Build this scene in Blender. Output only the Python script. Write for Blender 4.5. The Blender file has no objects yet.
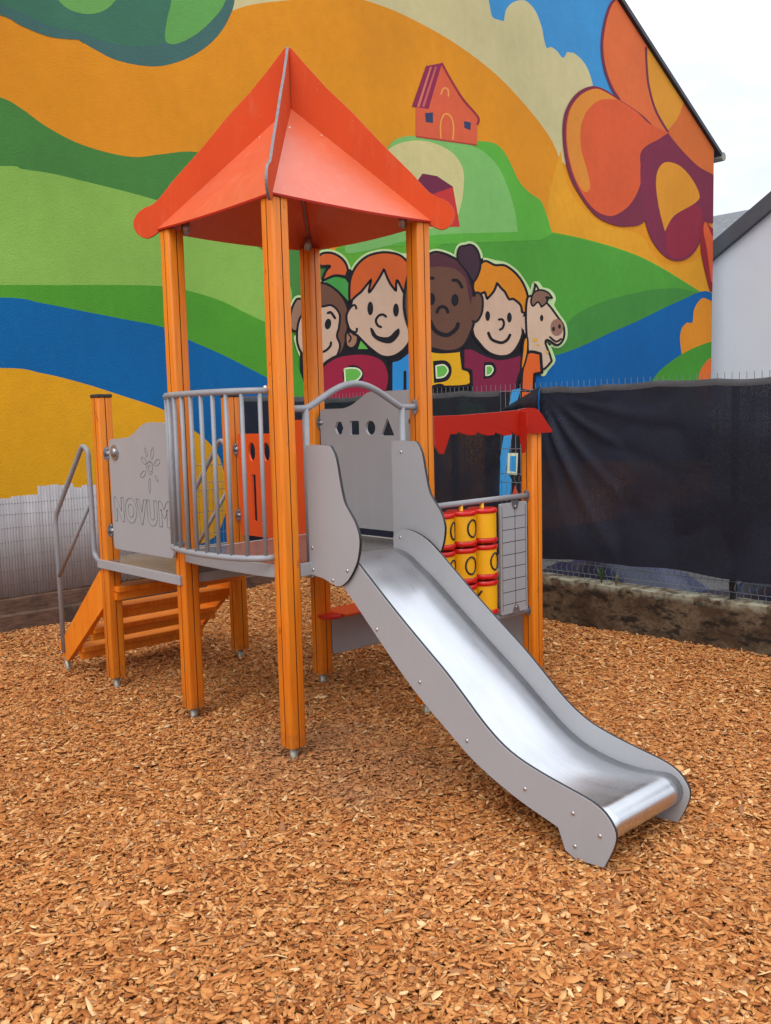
import bpy, bmesh, math, random
import numpy as np
from mathutils import Vector, Matrix
from mathutils.geometry import tessellate_polygon
random.seed(7); rng = np.random.default_rng(7)
PI = math.pi
sc = bpy.context.scene
COL = sc.collection

# ------------------------------------------------------------------ colours / materials
def lin(c, k=1.0):
    r = []
    for x in c:
        x /= 255.0
        r.append(min(0.9, k * (x / 12.92 if x < 0.04045 else ((x + 0.055) / 1.055) ** 2.4)))
    return (r[0], r[1], r[2], 1.0)

class NT:
    def __init__(s, m): s.t = m.node_tree; s.n = s.t.nodes; s.l = s.t.links
    def add(s, ty, **kw):
        n = s.n.new(ty)
        for k, v in kw.items():
            if k in n.inputs: n.inputs[k].default_value = v
            else: setattr(n, k, v)
        return n
    def link(s, a, b): s.l.new(a, b)
    def noise(s, vec, scale, detail=4, rough=0.55):
        n = s.add('ShaderNodeTexNoise'); n.inputs['Scale'].default_value = scale
        n.inputs['Detail'].default_value = detail; n.inputs['Roughness'].default_value = rough
        if vec is not None: s.link(vec, n.inputs['Vector'])
        return n.outputs['Fac']
    def ramp(s, fac, stops):
        r = s.add('ShaderNodeValToRGB'); e = r.color_ramp.elements
        while len(e) < len(stops): e.new(0.5)
        for el, (p, c) in zip(e, stops):
            el.position = p; el.color = c if len(c) == 4 else (*c, 1)
        s.link(fac, r.inputs['Fac']); return r.outputs['Color']
    def mix(s, fac, a, b, mode='MIX'):
        m = s.add('ShaderNodeMix', data_type='RGBA', blend_type=mode)
        for sock, v in ((m.inputs[0], fac), (m.inputs[6], a), (m.inputs[7], b)):
            if hasattr(v, 'links'): s.link(v, sock)
            else: sock.default_value = v
        return m.outputs[2]
    def mapping(s, vec, scale):
        m = s.add('ShaderNodeMapping'); m.inputs['Scale'].default_value = scale
        s.link(vec, m.inputs['Vector']); return m.outputs['Vector']
    def bump(s, h, strength, dist, bs):
        b = s.add('ShaderNodeBump'); b.inputs['Strength'].default_value = strength; b.inputs['Distance'].default_value = dist
        s.link(h, b.inputs['Height']); s.link(b.outputs['Normal'], bs.inputs['Normal'])

def base_mat(name):
    m = bpy.data.materials.new(name); m.use_nodes = True
    t = NT(m); bs = t.n['Principled BSDF']
    co = t.add('ShaderNodeTexCoord').outputs['Object']
    return m, t, bs, co

def mat(name, c, rough=0.5, metal=0.0, var=0.12, vscale=6.0, bump=0.0, bscale=60.0, spec=0.5, stretch=(1, 1, 1)):
    m, t, bs, co = base_mat(name)
    v = t.mapping(co, stretch)
    f = t.noise(v, vscale, 6)
    lo = tuple(x * (1 - var) for x in c[:3]) + (1,); hi = tuple(min(1, x * (1 + var)) for x in c[:3]) + (1,)
    t.link(t.ramp(f, [(0.3, lo), (0.7, hi)]), bs.inputs['Base Color'])
    bs.inputs['Roughness'].default_value = rough; bs.inputs['Metallic'].default_value = metal
    bs.inputs['Specular IOR Level'].default_value = spec
    rf = t.noise(co, vscale * 2.3, 3)
    mr = t.add('ShaderNodeMapRange'); mr.inputs['To Min'].default_value = max(0.02, rough - 0.07); mr.inputs['To Max'].default_value = min(1, rough + 0.07)
    t.link(rf, mr.inputs['Value']); t.link(mr.outputs[0], bs.inputs['Roughness'])
    if bump: t.bump(t.noise(co, bscale, 5), bump, 0.01, bs)
    return m

M = {}
def wood_mat():
    m, t, bs, co = base_mat('orange_stained_wood')
    oi = t.add('ShaderNodeObjectInfo')
    off = t.add('ShaderNodeVectorMath', operation='SCALE'); off.inputs[0].default_value = (37.0, 53.0, 29.0); t.link(oi.outputs['Random'], off.inputs['Scale'])
    ad = t.add('ShaderNodeVectorMath', operation='ADD'); t.link(co, ad.inputs[0]); t.link(off.outputs[0], ad.inputs[1]); co0 = co; co = ad.outputs[0]
    v = t.mapping(co, (26, 26, 1.1))
    g = t.noise(v, 3.0, 8, 0.65)
    big = t.noise(t.mapping(co, (3, 3, 0.7)), 1.6, 3)
    c = t.ramp(g, [(0.25, lin((190, 92, 10))), (0.5, lin((226, 124, 20))), (0.75, lin((240, 148, 38)))])
    c = t.mix(0.45, c, t.ramp(big, [(0.3, lin((208, 104, 14))), (0.7, lin((238, 144, 34)))]))
    # darker fine grain lines
    ln = t.noise(t.mapping(co, (90, 90, 1.6)), 2.0, 2)
    c = t.mix(t.ramp(ln, [(0.60, (0, 0, 0, 1)), (0.72, (0.35, 0.35, 0.35, 1))]), c, lin((150, 66, 8)))
    # small knots / nail marks
    kn = t.noise(t.mapping(co, (14, 14, 6)), 2.0, 1)
    c = t.mix(t.ramp(kn, [(0.74, (0, 0, 0, 1)), (0.80, (0.5, 0.5, 0.5, 1))]), c, lin((120, 50, 8)))
    hv = t.add('ShaderNodeHueSaturation'); t.link(c, hv.inputs['Color'])
    mr = t.add('ShaderNodeMapRange'); mr.inputs['To Min'].default_value = 0.88; mr.inputs['To Max'].default_value = 1.08; t.link(oi.outputs['Random'], mr.inputs['Value']); t.link(mr.outputs[0], hv.inputs['Value'])
    c = hv.outputs['Color']
    # scuffs and splashed dirt near the feet
    zz = t.add('ShaderNodeSeparateXYZ'); t.link(co0, zz.inputs[0])
    foot = t.ramp(zz.outputs['Z'], [(0.0, (0.75, 0.75, 0.75, 1)), (0.16, (0, 0, 0, 1))])
    c = t.mix(t.mix(1.0, foot, t.ramp(t.noise(co, 22, 5), [(0.42, (0, 0, 0, 1)), (0.65, (0.8, 0.8, 0.8, 1))]), 'MULTIPLY'), c, lin((150, 92, 48)))
    sc_ = t.noise(t.mapping(co, (9, 9, 22)), 2.2, 6, 0.7)
    c = t.mix(t.ramp(sc_, [(0.68, (0, 0, 0, 1)), (0.76, (0.35, 0.35, 0.35, 1))]), c, lin((244, 178, 96)))
    t.link(c, bs.inputs['Base Color']); bs.inputs['Roughness'].default_value = 0.5
    bs.inputs['Specular IOR Level'].default_value = 0.4
    t.bump(g, 0.12, 0.004, bs)
    return m
M['wood'] = wood_mat()
M['groove'] = mat('dark_wood_groove', lin((100, 45, 10)), 0.8)
M['roof'] = mat('orange_red_laminate', (0.66, 0.115, 0.042), 0.33, var=0.07, vscale=2.5, spec=0.75, bump=0.02, bscale=300)
M['hip'] = mat('orange_laminate_less_sky', (0.62, 0.068, 0.014), 0.6, var=0.07, vscale=2.5, spec=0.12, bump=0.02, bscale=300)  # roof laminate again, its weaker sky reflection put in as deeper, duller colour
M['red'] = mat('shaded_orange_laminate', (0.40, 0.014, 0.004), 0.5, var=0.05, vscale=2.5, spec=0.2)  # roof laminate as the awning shows it, low light put in as deeper red
M['orangered'] = mat('bright_orange_laminate', (0.74, 0.080, 0.008), 0.42, var=0.05, vscale=2.5, spec=0.4)
M['roofedge'] = mat('laminate_core_edge', lin((120, 118, 122)), 0.6, var=0.2, vscale=30)
M['grey'] = mat('grey_laminate', (0.335, 0.335, 0.345), 0.42, var=0.04, vscale=3, spec=0.5, bump=0.03, bscale=400)
M['black'] = mat('black_laminate_edge', (0.012, 0.012, 0.014), 0.45)
M['tube'] = mat('grey_painted_steel', (0.27, 0.28, 0.30), 0.42, metal=0.0, var=0.08, vscale=12)
M['galv'] = mat('galvanised_steel', (0.33, 0.31, 0.25), 0.45, metal=0.6, var=0.2, vscale=25)
M['zinc'] = mat('zinc_clamp', (0.36, 0.36, 0.38), 0.3, metal=0.8, var=0.15, vscale=30)
def dusty(m, c):
    t = NT(m); bs = t.n['Principled BSDF']; co = t.n['Texture Coordinate'].outputs['Object']
    old = bs.inputs['Base Color'].links[0].from_socket
    st = t.noise(t.mapping(co, (9, 9, 1.6)), 2.4, 6, 0.65); sp = t.noise(co, 60, 2)
    a = t.mix(t.ramp(st, [(0.52, (0, 0, 0, 1)), (0.75, (0.16, 0.16, 0.16, 1))]), old, c)
    a = t.mix(t.ramp(sp, [(0.70, (0, 0, 0, 1)), (0.76, (0.25, 0.25, 0.25, 1))]), a, c)
    t.link(a, bs.inputs['Base Color'])
dusty(M['roof'], (0.62, 0.42, 0.32, 1)); dusty(M['hip'], (0.55, 0.30, 0.2, 1)); dusty(M['grey'], (0.42, 0.40, 0.37, 1))
M['bolt'] = mat('bolt_steel', (0.6, 0.6, 0.62), 0.25, metal=0.9, var=0.1, vscale=40)
def steel_mat():
    m, t, bs, co = base_mat('brushed_stainless_steel')
    g = t.noise(t.mapping(co, (55, 1.2, 1.2)), 3, 4)          # brushing and wear along the slide
    sm = t.noise(t.mapping(co, (5, 2, 2)), 2.2, 4)             # smudges from clothes and hands
    bs.inputs['Metallic'].default_value = 1.0
    c = t.ramp(sm, [(0.3, (0.62, 0.635, 0.665, 1)), (0.7, (0.71, 0.725, 0.75, 1))])
    c = t.mix(t.ramp(g, [(0.62, (0, 0, 0, 1)), (0.74, (0.22, 0.22, 0.22, 1))]), c, (0.55, 0.56, 0.58, 1))
    t.link(c, bs.inputs['Base Color'])
    r = t.mix(0.4, t.ramp(sm, [(0.3, (0.25,) * 3), (0.75, (0.36,) * 3)]), t.ramp(g, [(0.3, (0.22,) * 3), (0.7, (0.38,) * 3)]))
    t.link(r, bs.inputs['Roughness'])
    return m
M['steel'] = steel_mat()
M['deck'] = mat('dark_grey_deck_plate', (0.13, 0.125, 0.12), 0.22, var=0.15, vscale=8, spec=0.6)
M['yellow'] = mat('yellow_plastic', lin((235, 170, 12)), 0.35, var=0.05, spec=0.5)
M['capred'] = mat('red_plastic', lin((200, 22, 12)), 0.32, var=0.06, spec=0.5)
M['ink'] = mat('black_print', (0.015, 0.012, 0.012), 0.5)
M['postcap'] = mat('dark_post_cap', (0.03, 0.028, 0.028), 0.5)

# ------------------------------------------------------------------ mesh helpers
def link_obj(name, me, parent=None):
    o = bpy.data.objects.new(name, me); COL.objects.link(o)
    if parent is not None: o.parent = parent
    return o
def finish(name, bm, mats, parent=None, smooth=None, label=None):
    bmesh.ops.recalc_face_normals(bm, faces=bm.faces[:])
    me = bpy.data.meshes.new(name); bm.to_mesh(me); bm.free()
    for m in (mats if isinstance(mats, (list, tuple)) else [mats]): me.materials.append(m)
    o = link_obj(name, me, parent)
    if smooth:
        me.shade_smooth() if hasattr(me, 'shade_smooth') else None
        try: me.set_sharp_from_angle(angle=math.radians(smooth))
        except Exception: pass
    if label: o['label'] = label
    return o
def tag(o, label=None, cat=None, group=None, kind=None):
    for k, v in (('label', label), ('category', cat), ('group', group), ('kind', kind)):
        if v: o[k] = v
    return o
def empty(name, loc=(0, 0, 0)):
    o = bpy.data.objects.new(name, None); COL.objects.link(o); o.location = loc; o.empty_display_size = 0.2
    return o
def V3(*a): return Vector(a)

def box(bm, a, b, mi=0):
    x0, y0, z0 = a; x1, y1, z1 = b
    vs = [bm.verts.new(p) for p in ((x0,y0,z0),(x1,y0,z0),(x1,y1,z0),(x0,y1,z0),(x0,y0,z1),(x1,y0,z1),(x1,y1,z1),(x0,y1,z1))]
    for f in ((0,3,2,1),(4,5,6,7),(0,1,5,4),(1,2,6,5),(2,3,7,6),(3,0,4,7)):
        bm.faces.new([vs[i] for i in f]).material_index = mi
def bevel_obj(o, w=0.003, seg=2):
    m = o.modifiers.new('bevel', 'BEVEL'); m.width = w; m.segments = seg; m.limit_method = 'ANGLE'; m.angle_limit = math.radians(50)
    return o

def tube(bm, pts, r, seg=10, closed=False, cap=True, mi=0):
    pts = [Vector(p) for p in pts]; n = len(pts)
    tang = []
    for i in range(n):
        a = pts[(i - 1) % n] if (closed or i > 0) else pts[i]
        b = pts[(i + 1) % n] if (closed or i < n - 1) else pts[i]
        tang.append((b - a).normalized())
    t0 = tang[0]; up = Vector((0, 0, 1)) if abs(t0.z) < 0.9 else Vector((1, 0, 0))
    nrm = (up - t0 * up.dot(t0)).normalized()
    rings = []
    for i in range(n):
        t = tang[i]; nrm = (nrm - t * nrm.dot(t)).normalized(); bi = t.cross(nrm)
        rings.append([bm.verts.new(pts[i] + (nrm * math.cos(2*PI*k/seg) + bi * math.sin(2*PI*k/seg)) * r) for k in range(seg)])
    for i in range(n if closed else n - 1):
        A, B = rings[i], rings[(i + 1) % n]
        for k in range(seg):
            f = bm.faces.new((A[k], A[(k+1) % seg], B[(k+1) % seg], B[k])); f.material_index = mi; f.smooth = True
    if cap and not closed:
        bm.faces.new(rings[0][::-1]).material_index = mi; bm.faces.new(rings[-1]).material_index = mi

def catmull(p, n=8, closed=False, sharp=()):
    p = [tuple(q) for q in p]; N = len(p); out = []
    dim = len(p[0])
    for i in range(N if closed else N - 1):
        p1, p2 = p[i % N], p[(i + 1) % N]
        p0 = p[(i - 1) % N] if (closed or i > 0) else p1
        p3 = p[(i + 2) % N] if (closed or i < N - 2) else p2
        if (i % N) in sharp: p0 = p1
        if ((i + 1) % N) in sharp: p3 = p2
        for k in range(n):
            t = k / n
            out.append(tuple(0.5 * ((2*p1[d]) + (-p0[d]+p2[d])*t + (2*p0[d]-5*p1[d]+4*p2[d]-p3[d])*t*t + (-p0[d]+3*p1[d]-3*p2[d]+p3[d])*t**3) for d in range(dim)))
    if not closed: out.append(p[-1])
    return out
def fillet(pts, r, seg=5):
    """round the corners of a 3-D polyline"""
    pts = [Vector(p) for p in pts]; out = [pts[0]]
    for i in range(1, len(pts) - 1):
        a, b, c = pts[i-1], pts[i], pts[i+1]
        d1 = (a - b); d2 = (c - b); k = min(r, d1.length * 0.45, d2.length * 0.45)
        s = b + d1.normalized() * k; e = b + d2.normalized() * k
        for j in range(seg + 1):
            t = j / seg; out.append(s * (1-t)**2 + b * 2*t*(1-t) + e * t*t)
    out.append(pts[-1]); return out
def round_poly(pts, r, seg=4):
    """round the corners of a closed 2-D polygon"""
    out = []; n = len(pts)
    for i in range(n):
        a, b, c = (Vector((*pts[(i + d) % n], 0)) for d in (-1, 0, 1))
        d1 = a - b; d2 = c - b; k = min(r, d1.length * 0.4, d2.length * 0.4)
        s = b + d1.normalized() * k; e = b + d2.normalized() * k
        for j in range(seg + 1):
            t = j / seg; p = s * (1-t)**2 + b * 2*t*(1-t) + e * t*t; out.append((p.x, p.y))
    return out

def board_bm(bm, pts, o, x, y, t, holes=(), mi_face=0, mi_edge=1):
    """flat board: outline pts (2-D) in the frame o, x, y; thickness t towards x cross y"""
    o, x, y = Vector(o), Vector(x), Vector(y); n = x.cross(y).normalized()
    loops = [list(pts)] + [list(h) for h in holes]
    tri = tessellate_polygon([[Vector((p[0], p[1], 0)) for p in l] for l in loops])
    fr, bk = [], []
    for l in loops:
        for p in l:
            q = o + x * p[0] + y * p[1]
            fr.append(bm.verts.new(q + n * t)); bk.append(bm.verts.new(q))
    for a, b, c in tri:
        for src in (fr, bk):
            try: bm.faces.new((src[a], src[b], src[c])).material_index = mi_face
            except ValueError: pass
    k = 0
    for l in loops:
        m = len(l)
        for i in range(m):
            a, b = k + i, k + (i + 1) % m
            bm.faces.new((fr[a], fr[b], bk[b], bk[a])).material_index = mi_edge
        k += m
def board(name, pts, o, x, y, t, face, edge, parent, holes=(), label=None, bevel=0.0015):
    bm = bmesh.new(); board_bm(bm, pts, o, x, y, t, holes)
    ob = finish(name, bm, [M[face], M[edge]], parent, label=label)
    if bevel: bevel_obj(ob, bevel, 1)
    return ob
def dome(bm, c, n, r, h=0.5, mi=0, seg=10):
    c = Vector(c); n = Vector(n).normalized(); a = n.orthogonal().normalized(); b = n.cross(a)
    prev = None
    for i, (rr, hh) in enumerate(((1, 0), (1, 0.35), (0.8, 0.75), (0.4, 1.0))):
        ring = [bm.verts.new(c + (a*math.cos(2*PI*k/seg) + b*math.sin(2*PI*k/seg)) * r*rr + n*r*h*hh) for k in range(seg)]
        if prev:
            for k in range(seg):
                f = bm.faces.new((prev[k], prev[(k+1) % seg], ring[(k+1) % seg], ring[k])); f.material_index = mi; f.smooth = True
        prev = ring
    bm.faces.new(prev).material_index = mi
def bolts(parent, places, n, r=0.008, name='bolt'):
    for p in places:
        bm = bmesh.new(); dome(bm, p, n, r); finish(name, bm, M['bolt'], parent)

# ------------------------------------------------------------------ camera (tower grid frame: x along the counter side, y along the stair side)
CAM = Vector((-2.614, -3.482, 1.6))
f_px = 926.194
yaw, pitch, roll = 0.7523053, 0.1022727, -0.0250297
cp, sp = math.cos(pitch), math.sin(pitch)
def to_local(w):
    c, s = math.cos(yaw), math.sin(yaw)
    return Vector((w.x * c + w.y * s, -w.x * s + w.y * c, w.z))
FW = Vector((0, cp, -sp)); UP0 = Vector((0, sp, cp)); RT0 = Vector((1, 0, 0))
RT = to_local(RT0 * math.cos(roll) + UP0 * math.sin(roll)); UP = to_local(UP0 * math.cos(roll) - RT0 * math.sin(roll)); FW = to_local(FW)
cam = bpy.data.cameras.new('camera'); co = bpy.data.objects.new('camera', cam); COL.objects.link(co)
cam.sensor_fit = 'VERTICAL'; cam.sensor_height = 36; cam.lens = f_px / 1024 * 36; cam.clip_end = 500; cam.clip_start = 0.05
co.matrix_world = Matrix(((RT.x, UP.x, -FW.x, CAM.x), (RT.y, UP.y, -FW.y, CAM.y), (RT.z, UP.z, -FW.z, CAM.z), (0, 0, 0, 1)))
sc.camera = co

# ------------------------------------------------------------------ world / light
SUN_EL, SUN_AZ = math.radians(52), math.radians(208)   # azimuth of the sun measured from +x, counter-clockwise
w = bpy.data.worlds.new('World'); sc.world = w; w.use_nodes = True
wt = NT(w); bg = wt.n['Background']
sky = wt.add('ShaderNodeTexSky', sky_type='NISHITA'); sky.sun_disc = False
sky.sun_elevation = SUN_EL; sky.sun_rotation = PI / 2 - SUN_AZ; sky.dust_density = 2.0; sky.air_density = 1.0
gen = wt.add('ShaderNodeTexCoord').outputs['Generated']
cl = wt.noise(wt.mapping(gen, (1.0, 1.0, 2.2)), 2.6, 7, 0.55)
cloud = wt.ramp(cl, [(0.3, (0.60, 0.65, 0.76, 1)), (0.55, (0.93, 0.96, 1.0, 1)), (0.75, (0.97, 0.985, 1, 1))])
sep = wt.add('ShaderNodeSeparateXYZ'); wt.link(gen, sep.inputs[0])
cloud = wt.mix(1.0, cloud, wt.ramp(sep.outputs['Z'], [(0.0, (0.58, 0.60, 0.65, 1)), (0.20, (0.66, 0.67, 0.70, 1)), (0.38, (1, 1, 1, 1))]), 'MULTIPLY')
bright = wt.add('ShaderNodeVectorMath', operation='SCALE'); bright.inputs['Scale'].default_value = 17.0
wt.link(cloud, bright.inputs[0])
wt.link(wt.mix(0.9, sky.outputs['Color'], bright.outputs['Vector']), bg.inputs['Color'])
bg.inputs['Strength'].default_value = 0.1
sun = bpy.data.lights.new('sun', 'SUN'); sun.energy = 1.2; sun.angle = math.radians(40); sun.color = (1.0, 0.98, 0.95)
so = bpy.data.objects.new('sun', sun); COL.objects.link(so)
sd = Vector((math.cos(SUN_AZ) * math.cos(SUN_EL), math.sin(SUN_AZ) * math.cos(SUN_EL), math.sin(SUN_EL)))
so.rotation_euler = (-sd).to_track_quat('-Z', 'Y').to_euler(); so.location = (0, 0, 12)
sc.view_settings.view_transform = 'Standard'; sc.view_settings.look = 'None'; sc.view_settings.gamma = 1
sc.view_settings.use_curve_mapping = False; sc.view_settings.exposure = 0.17

# ================================================================== GROUND
def ghash(x, y, s):
    return np.sin(x * 1.7 * s + 1.3) * np.cos(y * 1.3 * s - 0.7) + 0.5 * np.sin(x * 3.1 * s + y * 2.3 * s)
def gh(x, y):
    x = np.asarray(x, float); y = np.asarray(y, float)
    h = 0.008 * ghash(x, y, 1.0) + 0.006 * ghash(x + 3, y - 2, 2.7)
    h = h - 0.035 * np.exp(-(((x - 0.4) / 0.55) ** 2 + ((y + 1.75) / 0.4) ** 2))
    h = h + 0.045 * (1 / (1 + np.exp(-(x - 2.55) * 6)) + 1 / (1 + np.exp(-(y - 3.2) * 6)))
    return h - 0.040
def chip_colors():
    k = 0.95
    return [(0.0, lin((130, 70, 32), k)), (0.18, lin((168, 99, 48), k)), (0.42, lin((194, 124, 65), k)),
            (0.68, lin((214, 152, 90), k)), (0.9, lin((231, 185, 128), k)), (1.0, lin((240, 202, 148), k))]
def chips_base_mat():
    m, t, bs, co = base_mat('packed_bark_bed')
    f = t.noise(co, 55, 6, 0.7)
    t.link(t.ramp(f, [(0.3, lin((150, 84, 38), .95)), (0.6, lin((186, 112, 52), .95)), (0.8, lin((208, 140, 72), .95))]), bs.inputs['Base Color'])
    bs.inputs['Roughness'].default_value = 0.9; t.bump(f, 0.9, 0.02, bs)
    return m
xs = np.linspace(-7, 3.16, 130); ys = np.linspace(-6, 3.9, 130)
gx, gy = np.meshgrid(xs, ys); gz = gh(gx, gy) - 0.01
me = bpy.data.meshes.new('wood_chip_bed'); nx = len(xs)
vv = np.stack([gx.ravel(), gy.ravel(), gz.ravel()], 1)
ff = [(j*nx+i, j*nx+i+1, (j+1)*nx+i+1, (j+1)*nx+i) for j in range(len(ys)-1) for i in range(nx-1)]
me.from_pydata(vv.tolist(), [], ff); me.materials.append(chips_base_mat()); me.shade_smooth()
tag(link_obj('ground', me), 'bed under the loose wood chips of the playground', None, None, 'structure')

# far ground beyond the fences, one sheet to the horizon
bm = bmesh.new(); S = 250
vs = [bm.verts.new(p) for p in ((-S, -S, -0.12), (S, -S, -0.12), (S, S, -0.12), (-S, S, -0.12))]; bm.faces.new(vs)
tag(finish('pavement', bm, mat('grey_asphalt', (0.06, 0.06, 0.062), 0.9, var=0.25, vscale=3)), 'grey asphalt beyond the fences', None, None, 'structure')

# loose chips: every one a bent sliver, all one countless mass
def scatter_chips():
    N = 300000
    ca = math.atan2(FW.y, FW.x)
    d = 1.35 + (9.2 - 1.35) * rng.random(N * 3) ** 0.85
    a = ca + np.radians(43) * (2 * rng.random(N * 3) - 1)
    keep = rng.random(N * 3) < np.minimum(1, d / 4.5 + 0.15) * np.where(d < 6.0, 1, 0.75) * np.where(np.abs(a - ca) < np.radians(27), 1, 0.62)
    x = CAM.x + d * np.cos(a); y = CAM.y + d * np.sin(a)
    keep &= (x < 3.09) & (y < 3.72) & (x > -6.8) & (y > -5.8)
    x, y, d = x[keep][:N], y[keep][:N], d[keep][:N]
    n = len(x)
    L = np.clip(rng.lognormal(math.log(0.026), 0.40, n), 0.009, 0.075) * np.where(d > 5, 1.12, 1.0)
    Wd = np.clip(rng.lognormal(math.log(0.0140), 0.42, n), 0.004, 0.032)
    small = rng.random(n) < 0.30; L = np.where(small, L * 0.55, L); Wd = np.where(small, Wd * 0.55, Wd); Wd = np.minimum(Wd, L * 0.85)
    T = rng.uniform(0.0012, 0.0042, n)
    yawc = rng.uniform(0, 2 * PI, n)
    pit = rng.normal(0, 0.24, n); rol = rng.normal(0, 0.30, n)
    # irregular 6-corner outline
    base = np.array([(-0.5, -0.32), (0.05, -0.5), (0.5, -0.28), (0.46, 0.30), (-0.02, 0.5), (-0.48, 0.27)])
    P = base[None] + rng.normal(0, 0.10, (n, 6, 2))
    px = P[..., 0] * L[:, None]; py = P[..., 1] * Wd[:, None]
    bend = rng.normal(0, 0.10, n)[:, None] * (P[..., 0] ** 2 - 0.1) * L[:, None] * 2.2
    top = np.stack([px * 0.93, py * 0.88, bend + T[:, None]], -1); bot = np.stack([px, py, bend], -1)
    V = np.concatenate([top, bot], 1)                      # n,12,3
    cr, sr = np.cos(rol)[:, None], np.sin(rol)[:, None]
    Y = V[..., 1] * cr - V[..., 2] * sr; Z = V[..., 1] * sr + V[..., 2] * cr
    cpi, spi = np.cos(pit)[:, None], np.sin(pit)[:, None]
    X = V[..., 0] * cpi - Z * spi; Z = V[..., 0] * spi + Z * cpi
    cy, sy = np.cos(yawc)[:, None], np.sin(yawc)[:, None]
    X, Y = X * cy - Y * sy, X * sy + Y * cy
    lift = rng.uniform(-0.004, 0.022, n) * np.where(rng.random(n) < 0.5, 0.5, 1)
    X += x[:, None]; Y += y[:, None]; Z += (gh(x, y) + lift)[:, None]
    verts = np.stack([X, Y, Z], -1).reshape(-1, 3)
    fl = [[0, 1, 2, 3], [0, 3, 4, 5]] + [[i, 6 + i, 6 + (i + 1) % 6, (i + 1) % 6] for i in range(6)]
    fl = np.array(fl)
    F = (np.arange(n)[:, None, None] * 12 + fl[None]).reshape(-1, 4)
    me = bpy.data.meshes.new('wood_chips'); nf = len(F)
    me.vertices.add(len(verts)); me.vertices.foreach_set('co', verts.ravel())
    me.loops.add(nf * 4); me.loops.foreach_set('vertex_index', F.ravel().astype(np.int32))
    me.polygons.add(nf); me.polygons.foreach_set('loop_start', np.arange(0, nf * 4, 4, dtype=np.int32))
    me.update(calc_edges=True)
    tone = np.clip(rng.normal(0.46, 0.22, n), 0, 1)
    at = me.attributes.new('tone', 'FLOAT', 'POINT'); at.data.foreach_set('value', np.repeat(tone, 12).astype(np.float32))
    g2 = rng.random(n); at = me.attributes.new('weathering', 'FLOAT', 'POINT'); at.data.foreach_set('value', np.repeat(g2, 12).astype(np.float32))
    m, t, bs, co = base_mat('wood_chip')
    av = t.add('ShaderNodeAttribute', attribute_name='tone'); aw = t.add('ShaderNodeAttribute', attribute_name='weathering')
    gr = t.noise(t.mapping(co, (1, 1, 1)), 160, 3)
    mm = t.add('ShaderNodeMath', operation='MULTIPLY_ADD'); t.link(gr, mm.inputs[0]); mm.inputs[1].default_value = 0.22; t.link(av.outputs['Fac'], mm.inputs[2])
    m2 = t.add('ShaderNodeMath', operation='SUBTRACT'); t.link(mm.outputs[0], m2.inputs[0]); m2.inputs[1].default_value = 0.10
    c = t.ramp(m2.outputs[0], chip_colors())
    patch = t.noise(co, 0.9, 3)                            # damp/dry patches
    c = t.mix(t.ramp(aw.outputs['Fac'], [(0.90, (0, 0, 0, 1)), (0.94, (0.5, 0.5, 0.5, 1))]), c, lin((168, 132, 98), .9))
    c = t.mix(t.ramp(patch, [(0.35, (0, 0, 0, 1)), (0.7, (0.28, 0.28, 0.28, 1))]), c, lin((160, 96, 46), .9))
    # greyer, duller chips in an uneven round patch about the tower's front post
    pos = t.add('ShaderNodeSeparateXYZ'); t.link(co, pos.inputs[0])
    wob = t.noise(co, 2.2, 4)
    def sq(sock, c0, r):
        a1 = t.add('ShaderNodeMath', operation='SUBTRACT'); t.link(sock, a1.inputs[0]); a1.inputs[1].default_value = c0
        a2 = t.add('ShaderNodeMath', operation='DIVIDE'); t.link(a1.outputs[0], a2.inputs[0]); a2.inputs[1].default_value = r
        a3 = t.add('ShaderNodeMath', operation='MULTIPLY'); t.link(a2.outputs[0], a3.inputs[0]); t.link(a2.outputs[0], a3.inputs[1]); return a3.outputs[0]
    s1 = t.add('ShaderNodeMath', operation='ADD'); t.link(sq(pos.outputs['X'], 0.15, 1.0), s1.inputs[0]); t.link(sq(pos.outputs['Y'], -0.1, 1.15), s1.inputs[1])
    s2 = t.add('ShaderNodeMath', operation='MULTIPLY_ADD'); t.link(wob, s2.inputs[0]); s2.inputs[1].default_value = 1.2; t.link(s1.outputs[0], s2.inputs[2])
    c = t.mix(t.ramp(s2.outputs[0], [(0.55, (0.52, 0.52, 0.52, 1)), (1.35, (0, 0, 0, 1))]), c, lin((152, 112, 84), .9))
    t.link(c, bs.inputs['Base Color']); bs.inputs['Roughness'].default_value = 0.75; bs.inputs['Specular IOR Level'].default_value = 0.25
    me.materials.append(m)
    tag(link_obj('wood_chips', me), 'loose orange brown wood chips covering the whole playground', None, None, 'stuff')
scatter_chips()

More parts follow.
